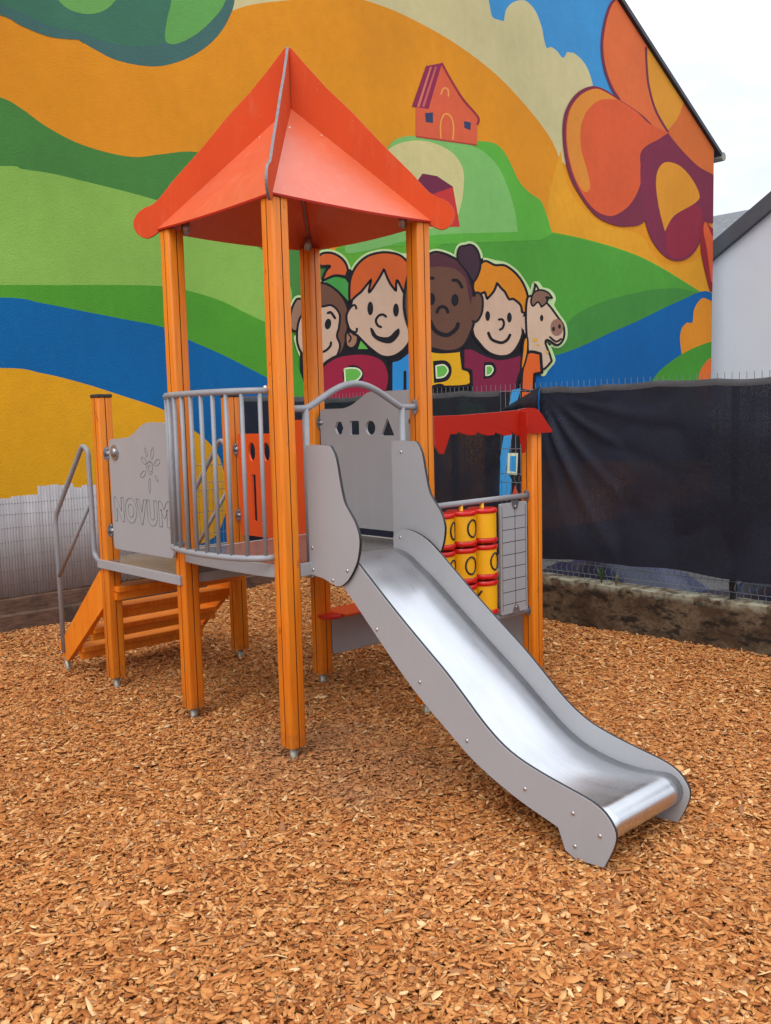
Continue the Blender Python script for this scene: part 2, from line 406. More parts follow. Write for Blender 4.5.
# ================================================================== PLAY TOWER
tower = empty('play_tower')
tag(tower, 'orange wooden play tower with red pointed roof and steel slide standing on wood chips', 'play tower')
SU, SV = 0.923, 0.900
GX = 1.864
PW = 0.0465
def post_profile():
    h = PW; g = 0.0028; dpt = 0.004; r = 0.013
    side = []
    out = []
    for k in range(4):
        a = k * PI / 2; c, s = math.cos(a), math.sin(a)
        pts = [(-h + r, -h), (-g, -h), (-g * 0.6, -h + dpt), (g * 0.6, -h + dpt), (g, -h), (h - r, -h)]
        pts += [(h - r + r * math.sin(t), -h + r - r * math.cos(t)) for t in (PI/8, PI/4, 3*PI/8)]
        for j, (x, y) in enumerate(pts): out.append((x * c - y * s, x * s + y * c, 1 if 1 <= j <= 3 else 0))
    return out
PROF = post_profile()
def post(x, y, z0, z1, cap=False, label=None):
    bm = bmesh.new()
    rings = [[bm.verts.new((px * k, py * k, z)) for px, py, _ in PROF] for z, k in ((0, 0.95), (0.006, 1), (z1 - z0 - 0.004, 1), (z1 - z0, 0.96))]
    n = len(PROF)
    for A, B in zip(rings, rings[1:]):
        for i in range(n):
            f = bm.faces.new((A[i], A[(i+1) % n], B[(i+1) % n], B[i])); f.material_index = PROF[i][2]; 
    bm.faces.new(rings[0][::-1]); bm.faces.new(rings[-1])
    o = finish('post', bm, [M['wood'], M['groove']], tower, smooth=35, label=label); o.location = (x, y, z0)
    o.rotation_euler.z = 0
    bm = bmesh.new()
    tube(bm, [(0, 0, -0.16), (0, 0, 0.0)], 0.021, 12)
    board_bm(bm, [(0.03*math.cos(2*PI*k/14), 0.03*math.sin(2*PI*k/14)) for k in range(14)], (0, 0, -0.006), (1, 0, 0), (0, 1, 0), 0.005, mi_edge=0)
    finish('ground_anchor', bm, M['galv'], o)
    if cap:
        bm = bmesh.new()
        box(bm, (-PW-.003, -PW-.003, z1-z0), (PW+.003, PW+.003, z1-z0+0.022)); c = finish('post_cap', bm, M['postcap'], o); bevel_obj(c, 0.006, 2)
    return o
P = {}
for k, x, y, z1, cap in (('A',0,0,2.598,0), ('B',0,SV,2.598,0), ('C',SU,SV,2.598,0), ('D',SU,0,2.598,0), ('E',0,2*SV,1.757,1), ('F',SU,2*SV,1.757,1), ('G',GX,0,1.49,0), ('H',GX,SV,1.49,0)):
    z0 = 0.035 if k != 'A' else 0.035
    P[k] = post(x, y, z0, z1, cap)

# ---- roof: four bent panels between four upright hip boards
CX, CY = SU / 2, SV / 2
def roof_panel(ca, cb):
    # ca, cb: the two eave corners (3-D)
    bm = bmesh.new(); n = 14; apex = Vector((CX, CY, 3.20)); a, b = Vector(ca), Vector(cb)
    rows = []
    for j in range(n + 1):
        t = j / n; row = []
        for i in range(n + 1):
            s = i / n
            e = a.lerp(b, s); p = apex.lerp(e, t)
            sag = -0.012 * math.sin(PI * s) * t ** 2 - 0.010 * math.sin(PI * t) * math.sin(PI * s)
            out = ((a + b) / 2 - Vector((CX, CY, a.z))).normalized()
            p = p + Vector((0, 0, sag)) + out * 0.012 * math.sin(PI * s) * t * t
            row.append(p)
        rows.append(row)
    top = [[bm.verts.new(p + Vector((0, 0, 0.005))) for p in r] for r in rows]
    bot = [[bm.verts.new(p - Vector((0, 0, 0.005))) for p in r] for r in rows]
    for j in range(n):
        for i in range(n):
            for g in (top, bot):
                q = [g[j][i], g[j][i+1], g[j+1][i+1], g[j+1][i]]
                if j == 0:
                    q = [g[0][0], g[1][i+1], g[1][i]]
                try:
                    f = bm.faces.new(q); f.smooth = True
                except ValueError: pass
    for i in range(n):
        f = bm.faces.new((top[n][i], top[n][i+1], bot[n][i+1], bot[n][i])); f.material_index = 1
    for j in range(n):
        for i in (0, n):
            jj = j
            try: bm.faces.new((top[jj][i] if jj else top[0][0], top[jj+1][i], bot[jj+1][i], bot[jj][i] if jj else bot[0][0])).material_index = 1
            except ValueError: pass
    bmesh.ops.delete(bm, geom=[v for v in bm.verts if not v.link_faces], context='VERTS')
    o = finish('roof_panel', bm, [M['roof'], M['red']], tower, smooth=40)
    # small fixing screws near the long edges
    outd = ((a + b) / 2 - Vector((CX, CY, a.z))).normalized(); nn = (outd + Vector((0, 0, 0.7))).normalized()
    for s, t in ((0.10, 0.25), (0.90, 0.25), (0.07, 0.93), (0.93, 0.93)):
        e = a.lerp(b, s); p = apex.lerp(e, t) + Vector((0, 0, -0.012*math.sin(PI*s)*t**2 - 0.010*math.sin(PI*t)*math.sin(PI*s) + 0.0045))
        bm = bmesh.new(); dome(bm, p, nn, 0.006, 0.35); finish('screw', bm, M['bolt'], o)
ov = 0.055
cs = [(-ov, -ov, 2.605), (SU+ov, -ov, 2.605), (SU+ov, SV+ov, 2.605), (-ov, SV+ov, 2.605)]
for i in range(4): roof_panel(cs[i], cs[(i+1) % 4])
# hip board outline: r = distance from axis along the diagonal (full-width units), z
hip = [(0.0, 3.497), (0.018, 3.492), (0.10, 3.395), (0.197, 3.287), (0.318, 3.170), (0.47, 3.005), (0.57, 2.905), (0.634, 2.840), (0.68, 2.785)]
knob = catmull([(0.71, 2.755), (0.745, 2.730), (0.785, 2.716), (0.825, 2.682), (0.843, 2.635), (0.822, 2.585), (0.776, 2.562), (0.735, 2.575)], 3)
low = [(0.69, 2.606), (0.60, 2.68), (0.40, 2.84), (0.2, 3.0), (0.0, 3.15)]
outline = hip + knob + low
for dx, dy in ((-1, -1), (1, -1), (1, 1), (-1, 1)):
    d = Vector((dx * SU, dy * SV, 0)).normalized(); nrm = d.cross(Vector((0, 0, 1)))
    t = 0.014
    # x=d, y=z gives normal d x z
    bm = bmesh.new()
    board_bm(bm, [(max(r, 0.008), z) for r, z in outline], Vector((CX, CY, 0)) - nrm * t / 2, d, (0, 0, 1), t)
    o = finish('hip_board', bm, [M['hip'], M['roofedge']], tower); bevel_obj(o, 0.002, 2)
    # steel angle bracket holding the hip board on its post
    pc = Vector((0 if dx < 0 else SU, 0 if dy < 0 else SV, 2.60))
    bm = bmesh.new(); inn = Vector((-dx, -dy, 0)).normalized()
    q = pc + inn * 0.075
    tube(bm, [q + Vector((0, 0, -0.015)), q + Vector((0, 0, 0.05))], 0.022, 10)
    dome(bm, q + Vector((0, 0, -0.015)), (0, 0, -1), 0.012, 0.8)
    finish('roof_bracket', bm, M['zinc'], o)

# ---- decks
def deck(name, poly, z0, z1, lip):
    bm = bmesh.new(); cxx = sum(p[0] for p in poly) / len(poly); cyy = sum(p[1] for p in poly) / len(poly)
    board_bm(bm, [(cxx + (p[0]-cxx) * 0.965, cyy + (p[1]-cyy) * 0.965) for p in poly], (0, 0, z1 - 0.0145), (1, 0, 0), (0, 1, 0), 0.012, mi_edge=0)
    o = finish(name, bm, M['deck'], tower)
    # folded sheet-metal apron round the deck
    bm = bmesh.new(); n = len(poly)
    cx = sum(p[0] for p in poly) / n; cy = sum(p[1] for p in poly) / n
    inner = []
    for i in range(n):
        a, b, c = (Vector((*poly[(i+d) % n], 0)) for d in (-1, 0, 1))
        n1 = (b - a).normalized().cross(Vector((0,0,1))); n2 = (c - b).normalized().cross(Vector((0,0,1)))
        m = (n1 + n2); m = m / max(0.5, m.dot(n1)); inner.append(b - m * 0.022)
    O = [[bm.verts.new((*poly[i], z)) for i in range(n)] for z in (z0, z1)]
    I = [[bm.verts.new((inner[i].x, inner[i].y, z)) for i in range(n)] for z in (z0, z1 - 0.003)]
    for i in range(n):
        k = (i+1) % n
        for q in ((O[0][i], O[0][k], O[1][k], O[1][i]), (O[1][i], O[1][k], I[1][k], I[1][i]), (I[0][i], I[0][k], O[0][k], O[0][i]), (I[1][i], I[1][k], I[0][k], I[0][i])):
            bm.faces.new(q)
    e = finish('deck_apron', bm, M['grey'], o); bevel_obj(e, 0.004, 2)
    return o
def arc(bulge, y0, y1, n, x0=-0.0):
    out = []
    for i in range(n + 1):
        t = PI * i / n
        yy = (y0 + y1) / 2 + (y1 - y0) / 2 * math.cos(t)
        out.append((x0 - bulge * math.sin(t) ** 0.8, yy))
    return out
tw = [(0.05, -0.040), (SU - 0.05, -0.040), (SU - 0.05, 0.05), (SU + 0.04, 0.05), (SU + 0.04, SV - 0.05), (0.05, SV - 0.05)] + arc(0.035, 0.05, SV - 0.05, 12, -0.036) + [(0.05, 0.05)]
deck('upper_deck', tw, 0.855, 0.920, 0.06)
lw = [(-0.062, SV + 0.05), (SU + 0.06, SV + 0.05), (SU + 0.06, 2*SV - 0.05), (-0.062, 2*SV - 0.05)]
# fix winding: counter-clockwise
deck('lower_deck', [(-0.062, SV - 0.02), (SU + 0.06, SV - 0.02), (SU + 0.06, 2*SV + 0.052), (-0.062, 2*SV + 0.052)], 0.722, 0.776, 0.06)
bm = bmesh.new(); box(bm, (0.05, SV - 0.012, 0.776), (SU - 0.05, SV + 0.006, 0.852)); finish('deck_riser', bm, M['deck'], tower)

# ---- balcony guard rail
bm = bmesh.new()
rail_xy = arc(0.17, 0.045, SV - 0.035, 24, -0.035)[::-1]
ZT, ZB = 1.735, 0.953
tube(bm, [(x, y, ZT) for x, y in rail_xy], 0.0155, 12)
bal = finish('balcony_rail', bm, M['tube'], tower)
bm = bmesh.new(); tube(bm, [(x, y, ZB) for x, y in rail_xy], 0.0155, 12); finish('balcony_rail', bm, M['tube'], tower)
ln = [0]
for a, b in zip(rail_xy, rail_xy[1:]): ln.append(ln[-1] + math.dist(a, b))
for k in range(11):
    s = ln[-1] * (0.05 + 0.9 * k / 10)
    for i in range(len(ln) - 1):
        if ln[i] <= s <= ln[i+1]:
            t = (s - ln[i]) / (ln[i+1] - ln[i]); x = rail_xy[i][0]*(1-t)+rail_xy[i+1][0]*t; y = rail_xy[i][1]*(1-t)+rail_xy[i+1][1]*t; break
    bm = bmesh.new(); tube(bm, [(x, y, ZB), (x, y, ZT)], 0.0105, 10); finish('rail_bar', bm, M['tube'], bal)
for y, z in ((0.05, ZT), (SV - 0.04, ZT)):
    bm = bmesh.new(); dome(bm, (-0.05, y, z + 0.012), (0, 0, 1), 0.013, 1.0); finish('bolt', bm, M['bolt'], bal)

# ---- clamps that hold panels on posts
def clamp(parent, p, n, along=(0, 0, 1)):
    n = Vector(n).normalized(); z = Vector(along); s = n.cross(z)
    bm = bmesh.new()
    ov_ = [(0.026 * math.cos(2*PI*k/18), 0.042 * math.sin(2*PI*k/18)) for k in range(18)]
    board_bm(bm, ov_, Vector(p), s, z, 0.006 if s.cross(z).dot(n) > 0 else -0.006, mi_edge=0)
    tube(bm, [Vector(p), Vector(p) + n * 0.03], 0.014, 10)
    dome(bm, Vector(p) + n * 0.03, n, 0.016, 0.6)
    for dz in (-0.028, 0.028): dome(bm, Vector(p) + z * dz + n * 0.006, n, 0.007, 0.6)
    return finish('clamp', bm, M['zinc'], parent)

# ---- name panel on the stair side (plane x = -0.065, faces -x)
def face_minus_x(pts): return [(-y, z) for y, z in pts]
NP = [(1.588, 0.865), (1.588, 1.508), (1.36, 1.520), (1.30, 1.535), (1.20, 1.585), (1.13, 1.603), (0.95, 1.600), (0.91, 1.58), (0.91, 0.868)]
name_panel = board('name_panel', round_poly([(-y, z) for y, z in NP], 0.03), (-0.058, 0, 0), (0, -1, 0), (0, 0, 1), 0.016, 'grey', 'grey', tower,
                   label='grey side panel with engraved flower sun and word')
XF = -0.058 - 0.016
for z in (1.425, 0.965): clamp(name_panel, (-0.0475, 1.667, z), (0, -1, 0)); 
bm = bmesh.new()
board_bm(bm, [(0.044*math.cos(2*PI*k/20), 0.044*math.sin(2*PI*k/20)) for k in range(20)], (XF, 1.515, 1.435), (0, -1, 0), (0, 0, 1), 0.008, mi_edge=0)
dome(bm, (XF - 0.008, 1.515, 1.435), (-1, 0, 0), 0.027, 0.5)
finish('panel_knob', bm, M['zinc'], name_panel)
M['engrave'] = mat('engraved_line', (0.17, 0.17, 0.175), 0.7)
def text_outline(body, size, parent, origin, xd, yd, bold=0.02, name='lettering', depth=0.0016, fill=False, m='engrave', xscale=1.0):
    cu = bpy.data.curves.new('letters', 'FONT'); cu.body = body; cu.size = size; cu.offset = bold * size
    cu.fill_mode = 'BOTH' if fill else 'NONE'; cu.bevel_depth = depth; cu.bevel_resolution = 1; cu.resolution_u = 6; cu.space_character = 1.18
    tmp = bpy.data.objects.new('letters', cu); COL.objects.link(tmp)
    dg = bpy.context.evaluated_depsgraph_get(); dg.update()
    me = bpy.data.meshes.new_from_object(tmp.evaluated_get(dg))
    bpy.data.objects.remove(tmp); bpy.data.curves.remove(cu)
    xd, yd = Vector(xd), Vector(yd); n = xd.cross(yd)
    me.transform(Matrix.Diagonal((xscale, 1, 1, 1))); me.transform(Matrix(((xd.x, yd.x, n.x, origin[0]), (xd.y, yd.y, n.y, origin[1]), (xd.z, yd.z, n.z, origin[2]), (0, 0, 0, 1))))
    me.materials.clear(); me.materials.append(M[m])
    o = link_obj(name, me, parent); return o
text_outline('NOVUM', 0.180, name_panel, (XF - 0.0005, 1.560, 1.043), (0, -1, 0), (0, 0, 1), bold=0.05, xscale=0.87, depth=0.0019)
# engraved flower-sun: spiral face, petals and rays
bm = bmesh.new(); cy0, cz0 = 1.115, 1.355
def lp(pts, closed=False): tube(bm, [(XF - 0.0005, cy0 - a, cz0 + b) for a, b in pts], 0.0016, 5, closed)
lp([(0.008*(1+k*0.22)*math.cos(k*0.55), 0.008*(1+k*0.22)*math.sin(k*0.55)) for k in range(16)])
lp([(0.036*math.cos(t), 0.036*math.sin(t)) for t in np.linspace(0.4, 5.6, 16)])
for ang, dist, ln_, wd in ((20, .085, .032, .015), (68, .085, .034, .014), (112, .092, .026, .010), (150, .075, .030, .016), (205, .09, .034, .014), (262, .10, .042, .011), (318, .088, .022, .010)):
    a = math.radians(ang); pts = []
    for k in range(14):
        t = 2*PI*k/14; ex, ey = ln_*math.cos(t), wd*math.sin(t)
        pts.append((dist*math.cos(a) + ex*math.cos(a) - ey*math.sin(a), dist*math.sin(a) + ex*math.sin(a) + ey*math.cos(a)))
    lp(pts, True)
finish('sun_emblem', bm, M['engrave'], name_panel)

# ---- grey panel with four cut-out shapes (between the two far posts, plane x = SU)
SPN = [(0.84, 0.965), (0.84, 1.655), (0.62, 1.655), (0.55, 1.672), (0.41, 1.742), (0.06, 1.742), (0.06, 0.965)]
def reg(c, r, n, rot=0, sx=1, sy=1): return [(-c[0] + sx*r*math.cos(2*PI*k/n + rot), c[1] + sy*r*math.sin(2*PI*k/n + rot)) for k in range(n)]
holes = [reg((0.669, 1.542), 0.042, 6, 0, 0.95, 1.0), round_poly([(-0.532-.04, 1.502), (-0.532+.04, 1.502), (-0.532+.04, 1.582), (-0.532-.04, 1.582)], 0.008),
         reg((0.396, 1.541), 0.041, 18, 0, 1, 1.0), round_poly([(-0.256-.055, 1.497), (-0.256+.055, 1.497), (-0.256, 1.597)], 0.012)]
shape_panel = board('shape_panel', round_poly([(-y, z) for y, z in SPN], 0.025), (SU + 0.008, 0, 0), (0, -1, 0), (0, 0, 1), 0.016, 'grey', 'grey', tower, holes=holes,
                    label='grey panel with hexagon, square, circle and triangle holes')
clamp(shape_panel, (SU - 0.002, SV - 0.0475, 1.575), (0, -1, 0)); clamp(shape_panel, (SU - 0.002, SV - 0.0475, 1.05), (0, -1, 0))
clamp(shape_panel, (SU - 0.002, 0.0475, 1.575), (0, 1, 0)); clamp(shape_panel, (SU - 0.002, 0.0475, 1.05), (0, 1, 0))

# ---- red-orange panel with face holes on the lower deck
FPN = [(1.72, 0.835), (1.72, 1.512), (1.37, 1.512), (1.27, 1.53), (1.12, 1.595), (0.965, 1.595), (0.965, 0.835)]
def slot(cy, cz, w, h, r): return round_poly([(-cy-w, cz-h), (-cy+w, cz-h), (-cy+w, cz+h), (-cy-w, cz+h)], r)
face_panel = board('face_panel', round_poly([(-y, z) for y, z in FPN], 0.02), (SU + 0.01, 0, 0), (0, -1, 0), (0, 0, 1), 0.016, 'orangered', 'orangered', tower,
    holes=[reg((1.562, 1.395), 0.062, 18, 0, 0.62, 1.0), reg((1.402, 1.395), 0.062, 18, 0, 0.62, 1.0), slot(1.552, 1.09, 0.022, 0.155, 0.004), slot(1.15, 1.20, 0.05, 0.05, 0.02)],
    label='red orange panel with oval eye holes and a slot')
for z in (1.41, 0.965): clamp(face_panel, (SU + 0.0, 2*SV - 0.0475, z), (-0.25, -1, 0))

# ---- stairs
stair = None
def stringer(x):
    pts = [(1.80, 0.70), (1.86, 0.70), (2.535, 0.11), (2.47, 0.035), (2.40, 0.03), (1.80, 0.50)]
    bm = bmesh.new(); board_bm(bm, round_poly(pts, 0.02), (x, 0, 0), (0, 1, 0), (0, 0, 1), 0.036)
    return finish('stair_stringer', bm, [M['wood'], M['wood']], tower)
xsL, xsR = -0.045, SU - 0.01
for x in (xsL, xsR):
    s = stringer(x); bevel_obj(s, 0.004, 2)
    bm = bmesh.new(); tube(bm, [(x + .018, 2.445, -0.15), (x + .018, 2.445, 0.06)], 0.02, 10)
    finish('foot_anchor', bm, M['galv'], s)
    bolts(s, [(x - 0.001 if x < 0 else x + 0.037, 2.485, 0.075)], (-1 if x < 0 else 1, 0, 0), 0.014)
    bx = x - 0.004 if x < 0 else x + 0.04
    bm = bmesh.new()
    tube(bm, fillet([(bx, 2.44, 0.09), (bx, 2.448, 1.00), (bx, 1.985, 1.475), (bx, 1.915, 1.44), (bx, 1.905, 0.80), (bx, 1.85, 0.76)], 0.06), 0.0155, 12)
    hr = finish('handrail', bm, M['tube'], tower)
    bm = bmesh.new(); tube(bm, [(bx, 2.444, 0.60), (bx, 1.912, 1.13)], 0.0135, 10); finish('middle_rail', bm, M['tube'], hr)
for k in range(4):
    z = 0.155 * (k + 1) - 0.01; y = 2.43 - (z - 0.06) * 1.15
    bm = bmesh.new(); box(bm, (xsL + 0.037, y - 0.10, z - 0.036), (xsR - 0.001, y + 0.045, z))
    o = finish('stair_tread', bm, M['wood'], tower); bevel_obj(o, 0.006, 2)
    bm = bmesh.new(); box(bm, (xsL + 0.037, y - 0.075, z - 0.085), (xsR - 0.001, y - 0.04, z - 0.038)); finish('tread_batten', bm, M['wood'], o)

# ---- entry arch at the slide (plane y = 0)
bm = bmesh.new()
ap = [(0.045, 0.0, 1.65), (0.14, 0, 1.65)] + [(0.14 + 0.64 * k / 16, 0, 1.65 + 0.118 * math.sin(PI * k / 16) ** 1.25) for k in range(1, 16)] + [(0.78, 0, 1.65), (SU - 0.045, 0, 1.65)]
tube(bm, catmull(ap, 3), 0.0165, 12)
arch = finish('entry_arch', bm, M['tube'], tower)
for x in (0.14, 0.78):
    bm = bmesh.new(); tube(bm, [(x, 0.0, 0.84), (x, 0.0, 1.65)], 0.0165, 12); finish('upright_tube', bm, M['tube'], arch)
bm = bmesh.new(); board_bm(bm, [(0.026*math.cos(2*PI*k/18), 0.042*math.sin(2*PI*k/18)) for k in range(18)], (SU - 0.0525, 0, 1.65), (0, 1, 0), (0, 0, 1), 0.006, mi_edge=0)
for dz in (-.028, .028): dome(bm, (SU - 0.052, 0, 1.65 + dz), (-1, 0, 0), 0.007)
finish('tube_flange', bm, M['zinc'], arch)

# ---- slide
XN, XR = 0.130, 0.668       # outer faces of the near and far side boards
TB = 0.016
up_e = [(-0.045, 0.985), (-0.09, 1.018), (-0.15, 1.028), (-0.23, 1.012), (-0.32, 0.968), (-0.45, 0.866), (-0.60, 0.748), (-0.76, 0.629), (-0.885, 0.538), (-0.995, 0.447), (-1.085, 0.37),
        (-1.17, 0.31), (-1.26, 0.267), (-1.38, 0.234), (-1.51, 0.208), (-1.605, 0.188), (-1.665, 0.160), (-1.703, 0.115), (-1.71, 0.075), (-1.692, 0.02), (-1.660, -0.045)]
lo_e = [(-1.535, -0.055), (-1.490, -0.035), (-1.457, 0.045), (-1.39, 0.062), (-1.24, 0.107), (-1.05, 0.188), (-0.88, 0.297), (-0.70, 0.422), (-0.506, 0.590), (-0.25, 0.822), (-0.15, 0.868), (-0.045, 0.875)]
side = catmull(up_e, 3) + lo_e[:3] + catmull(lo_e[2:], 3)[1:]
bed = catmull([(-0.02, 0.925), (-0.09, 0.924), (-0.17, 0.900), (-0.25, 0.850), (-0.34, 0.795), (-0.45, 0.745 - 0.03), (-0.60, 0.605), (-0.76, 0.490), (-0.885, 0.402), (-0.995, 0.318), (-1.085, 0.250), (-1.17, 0.198), (-1.26, 0.162), (-1.38, 0.138), (-1.50, 0.135), (-1.61, 0.148)], 4)
bed += [(-1.62 - 0.062 * math.sin(t), 0.086 + 0.062 * math.cos(t)) for t in np.linspace(0.1, 2.6, 14)]
XA, XB = XN + TB + 0.001, XR - TB - 0.001
cross = [(XA + (XB - XA) * k / 8, 0) for k in range(9)]
bm = bmesh.new(); rows = []
for i, (y, z) in enumerate(bed):
    a = Vector(bed[max(0, i-1)]); b = Vector(bed[min(len(bed)-1, i+1)]); d = (b - a).normalized(); nn = Vector((d.y, -d.x))
    if nn.y < 0 and i < 40: nn = -nn
    k = 1.0 if y > -1.35 else max(0.02, 1 - (-1.35 - y) / 0.2)
    rows.append([bm.verts.new((x, y + nn.x * h * k, z + nn.y * h * k)) for x, h in cross])
for A, B in zip(rows, rows[1:]):
    for i in range(len(cross) - 1): bm.faces.new((A[i], A[i+1], B[i+1], B[i])).smooth = True
chute = finish('slide', bm, M['steel'], tower, label='polished stainless steel slide bed with rolled lip')
for p in chute.data.polygons: p.use_smooth = True
sm = chute.modifiers.new('thick', 'SOLIDIFY'); sm.thickness = 0.002; sm.offset = 0
for x, nm in ((XN, 0), (XR - TB, 1)):
    bm = bmesh.new(); board_bm(bm, side, (x, 0, 0), (0, 1, 0), (0, 0, 1), TB)
    sb = finish('side_board', bm, [M['grey'], M['black']], chute); bevel_obj(sb, 0.0015, 1)
    xb = x - 0.0005 if nm == 0 else x + TB + .0005
    bolts(sb, [(xb, y, z) for y, z in ((-0.475, 0.655), (-0.739, 0.465), (-1.005, 0.27), (-1.303, 0.15), (-1.527, 0.120), (-1.644, 0.07), (-1.535, -0.005))], (-1 if nm == 0 else 1, 0, 0), 0.0085)
    if nm == 1: bolts(sb, [(x - .0005, -0.10, 0.985)], (-1, 0, 0), 0.0085)
# end plate under the lip
# ---- slide guard boards, lapped outside the slide sides
gp = [(-0.03, 0.88), (-0.03, 1.462), (-0.045, 1.478), (-0.185, 1.476), (-0.215, 1.466), (-0.247, 1.415), (-0.27, 1.31), (-0.293, 1.225), (-0.325, 1.18), (-0.362, 1.135), (-0.385, 1.09), (-0.393, 1.045), (-0.383, 0.985), (-0.36, 0.93),
      (-0.31, 0.865), (-0.262, 0.832), (-0.235, 0.826), (-0.19, 0.832), (-0.13, 0.85), (-0.05, 0.86)]
for x, dx in ((XN - TB - 0.002, -1), (XR + 0.002, 1)):
    bm = bmesh.new(); board_bm(bm, catmull(gp, 3, True, (0, 1)), (x, 0, 0), (0, 1, 0), (0, 0, 1), TB)
    g = finish('slide_guard', bm, [M['grey'], M['black']], tower); bevel_obj(g, 0.0015, 1)
    xb = x - .0005 if dx < 0 else x + TB + .0005
    bolts(g, [(xb, y, z) for y, z in ((-0.055, 0.99), (-0.055, 0.885), (-0.305, 0.905), (-0.20, 0.850))], (dx, 0, 0), 0.0085)
    if dx > 0: bolts(g, [(x - .0005, -0.10, 1.42)], (-1, 0, 0), 0.009)
# black hinge bracket where the near upright meets the deck
bm = bmesh.new(); box(bm, (0.116, -0.045, 0.845), (0.148, -0.018, 0.92)); o = finish('deck_bracket', bm, M['tube'], tower); bevel_obj(o, 0.004, 2)
bolts(o, [(0.1155, -0.032, 0.865)], (-1, 0, 0), 0.009)

# ---- shop counter side with the noughts-and-crosses cylinders (plane y = 0)
for z, r in ((1.108, 0.0165), (0.405, 0.0155)):
    bm = bmesh.new(); tube(bm, [(SU + 0.045, 0, z), (GX - 0.045, 0, z)], r, 12)
    cr = finish('counter_rail', bm, M['tube'], tower)
    for x, s in ((SU + 0.0475, 1), (GX - 0.0475, -1)):
        bm = bmesh.new(); board_bm(bm, [(0.024*math.cos(2*PI*k/16), 0.034*math.sin(2*PI*k/16)) for k in range(16)], (x, 0, z), (0, s, 0), (0, 0, 1), 0.006, mi_edge=0)
        for dz in (-.022, .022): dome(bm, (x + s*0.006, 0, z + dz), (s, 0, 0), 0.006)
        finish('rail_flange', bm, M['zinc'], cr)
CR = 0.082
for cI in range(3):
    cx = 1.046 + 0.178 * cI
    bm = bmesh.new(); tube(bm, [(cx, 0, 0.40), (cx, 0, 1.11)], 0.012, 10); rod = finish('cylinder_rod', bm, M['yellow'], tower)
    for rI in range(3):
        z1 = 1.070 - 0.208 * rI; z0 = z1 - 0.196
        bm = bmesh.new(); tube(bm, [(cx, 0, z0 + 0.028), (cx, 0, z1 - 0.028)], CR, 28, cap=True)
        cyl = finish('game_cylinder', bm, M['yellow'], tower, smooth=40)
        for za, zb in ((z0, z0 + 0.026), (z1 - 0.028, z1 - 0.002)):
            bm = bmesh.new()
            prof = [(0.020, za), (CR + 0.002, za), (CR + 0.006, za + 0.005), (CR + 0.006, zb - 0.006), (CR + 0.001, zb), (0.020, zb)]
            rg = [[bm.verts.new((cx + r*math.cos(2*PI*k/28), r*math.sin(2*PI*k/28), z)) for k in range(28)] for r, z in prof]
            for a, b in zip(rg, rg[1:] + rg[:1]):
                for k in range(28): bm.faces.new((a[k], a[(k+1) % 28], b[(k+1) % 28], b[k]))
            finish('cylinder_cap', bm, M['capred'], cyl, smooth=40)
        # symbol printed round the cylinder; ang 0 faces the camera side (-y), positive turns towards +x
        pairs = {(0,0):('O',0.45),(0,1):('O',0.30),(0,2):('X',1.6),(1,0):('O',0.06),(1,1):('O',-0.12),(1,2):('O',1.5),(2,0):('X',2.6),(2,1):('O',0.19),(2,2):('X',-1.35)}
        sym, a0 = pairs[(cI, rI)]
        bm = bmesh.new(); zc = (z0 + z1) / 2
        def sp_(a, b): 
            th = a0 + a / CR
            return (cx + (CR + 0.0005) * math.sin(th), -(CR + 0.0005) * math.cos(th), zc + b)
        if sym == 'O': tube(bm, [sp_(0.036*math.cos(t), 0.048*math.sin(t)) for t in np.linspace(0, 2*PI, 25)[:-1]], 0.0058, 6, True)
        else:
            for s in (-1, 1): tube(bm, [sp_(s*(-0.036 + 0.072*k/8), -0.045 + 0.09*k/8) for k in range(9)], 0.0062, 6)
        finish('symbol', bm, M['ink'], cyl)
# ruled grey tally board
x0, x1, zb0, zb1 = 1.525, 1.772, 0.422, 1.080
tb = board('tally_board', round_poly([(x0, zb0), (x1, zb0), (x1, zb1), (x0, zb1)], 0.01), (0, -0.02, 0), (1, 0, 0), (0, 0, 1), 0.014, 'grey', 'grey', tower, label='grey ruled tally board')
bm = bmesh.new(); yf = -0.0345
for k in range(1, 9):
    z = zb0 + 0.02 + (zb1 - zb0 - 0.05) * (k - 0.5) / 8.2
    box(bm, (x0 + 0.015, yf, z - 0.0018), (x1 - 0.015, yf + 0.0012, z + 0.0018))
xm = (x0 + x1) / 2 + 0.01
box(bm, (xm - 0.0018, yf - 0.0004, zb0 + 0.02), (xm + 0.0018, yf + 0.0012, zb1 - 0.02))
box(bm, (x0 + 0.014, yf - 0.0002, zb0 + 0.02), (x0 + 0.017, yf + 0.0012, zb1 - 0.02)); box(bm, (x1 - 0.017, yf - 0.0002, zb0 + 0.02), (x1 - 0.014, yf + 0.0012, zb1 - 0.02))
finish('ruled_lines', bm, M['ink'], tb)
for z, s in ((1.092, -1), (0.418, 1)):
    bm = bmesh.new(); board_bm(bm, round_poly([(xm - .032, 0), (xm + .032, 0), (xm + .026, s*.03), (xm + 0.010, s*.052), (xm - 0.010, s*.052), (xm - .026, s*.03)], 0.006), (0, -0.0355, z), (1, 0, 0), (0, 0, 1), 0.004, mi_edge=0)
    dome(bm, (xm, -0.0395, z + s*0.036), (0, -1, 0), 0.009)
    finish('board_hook', bm, M['zinc'], tb)
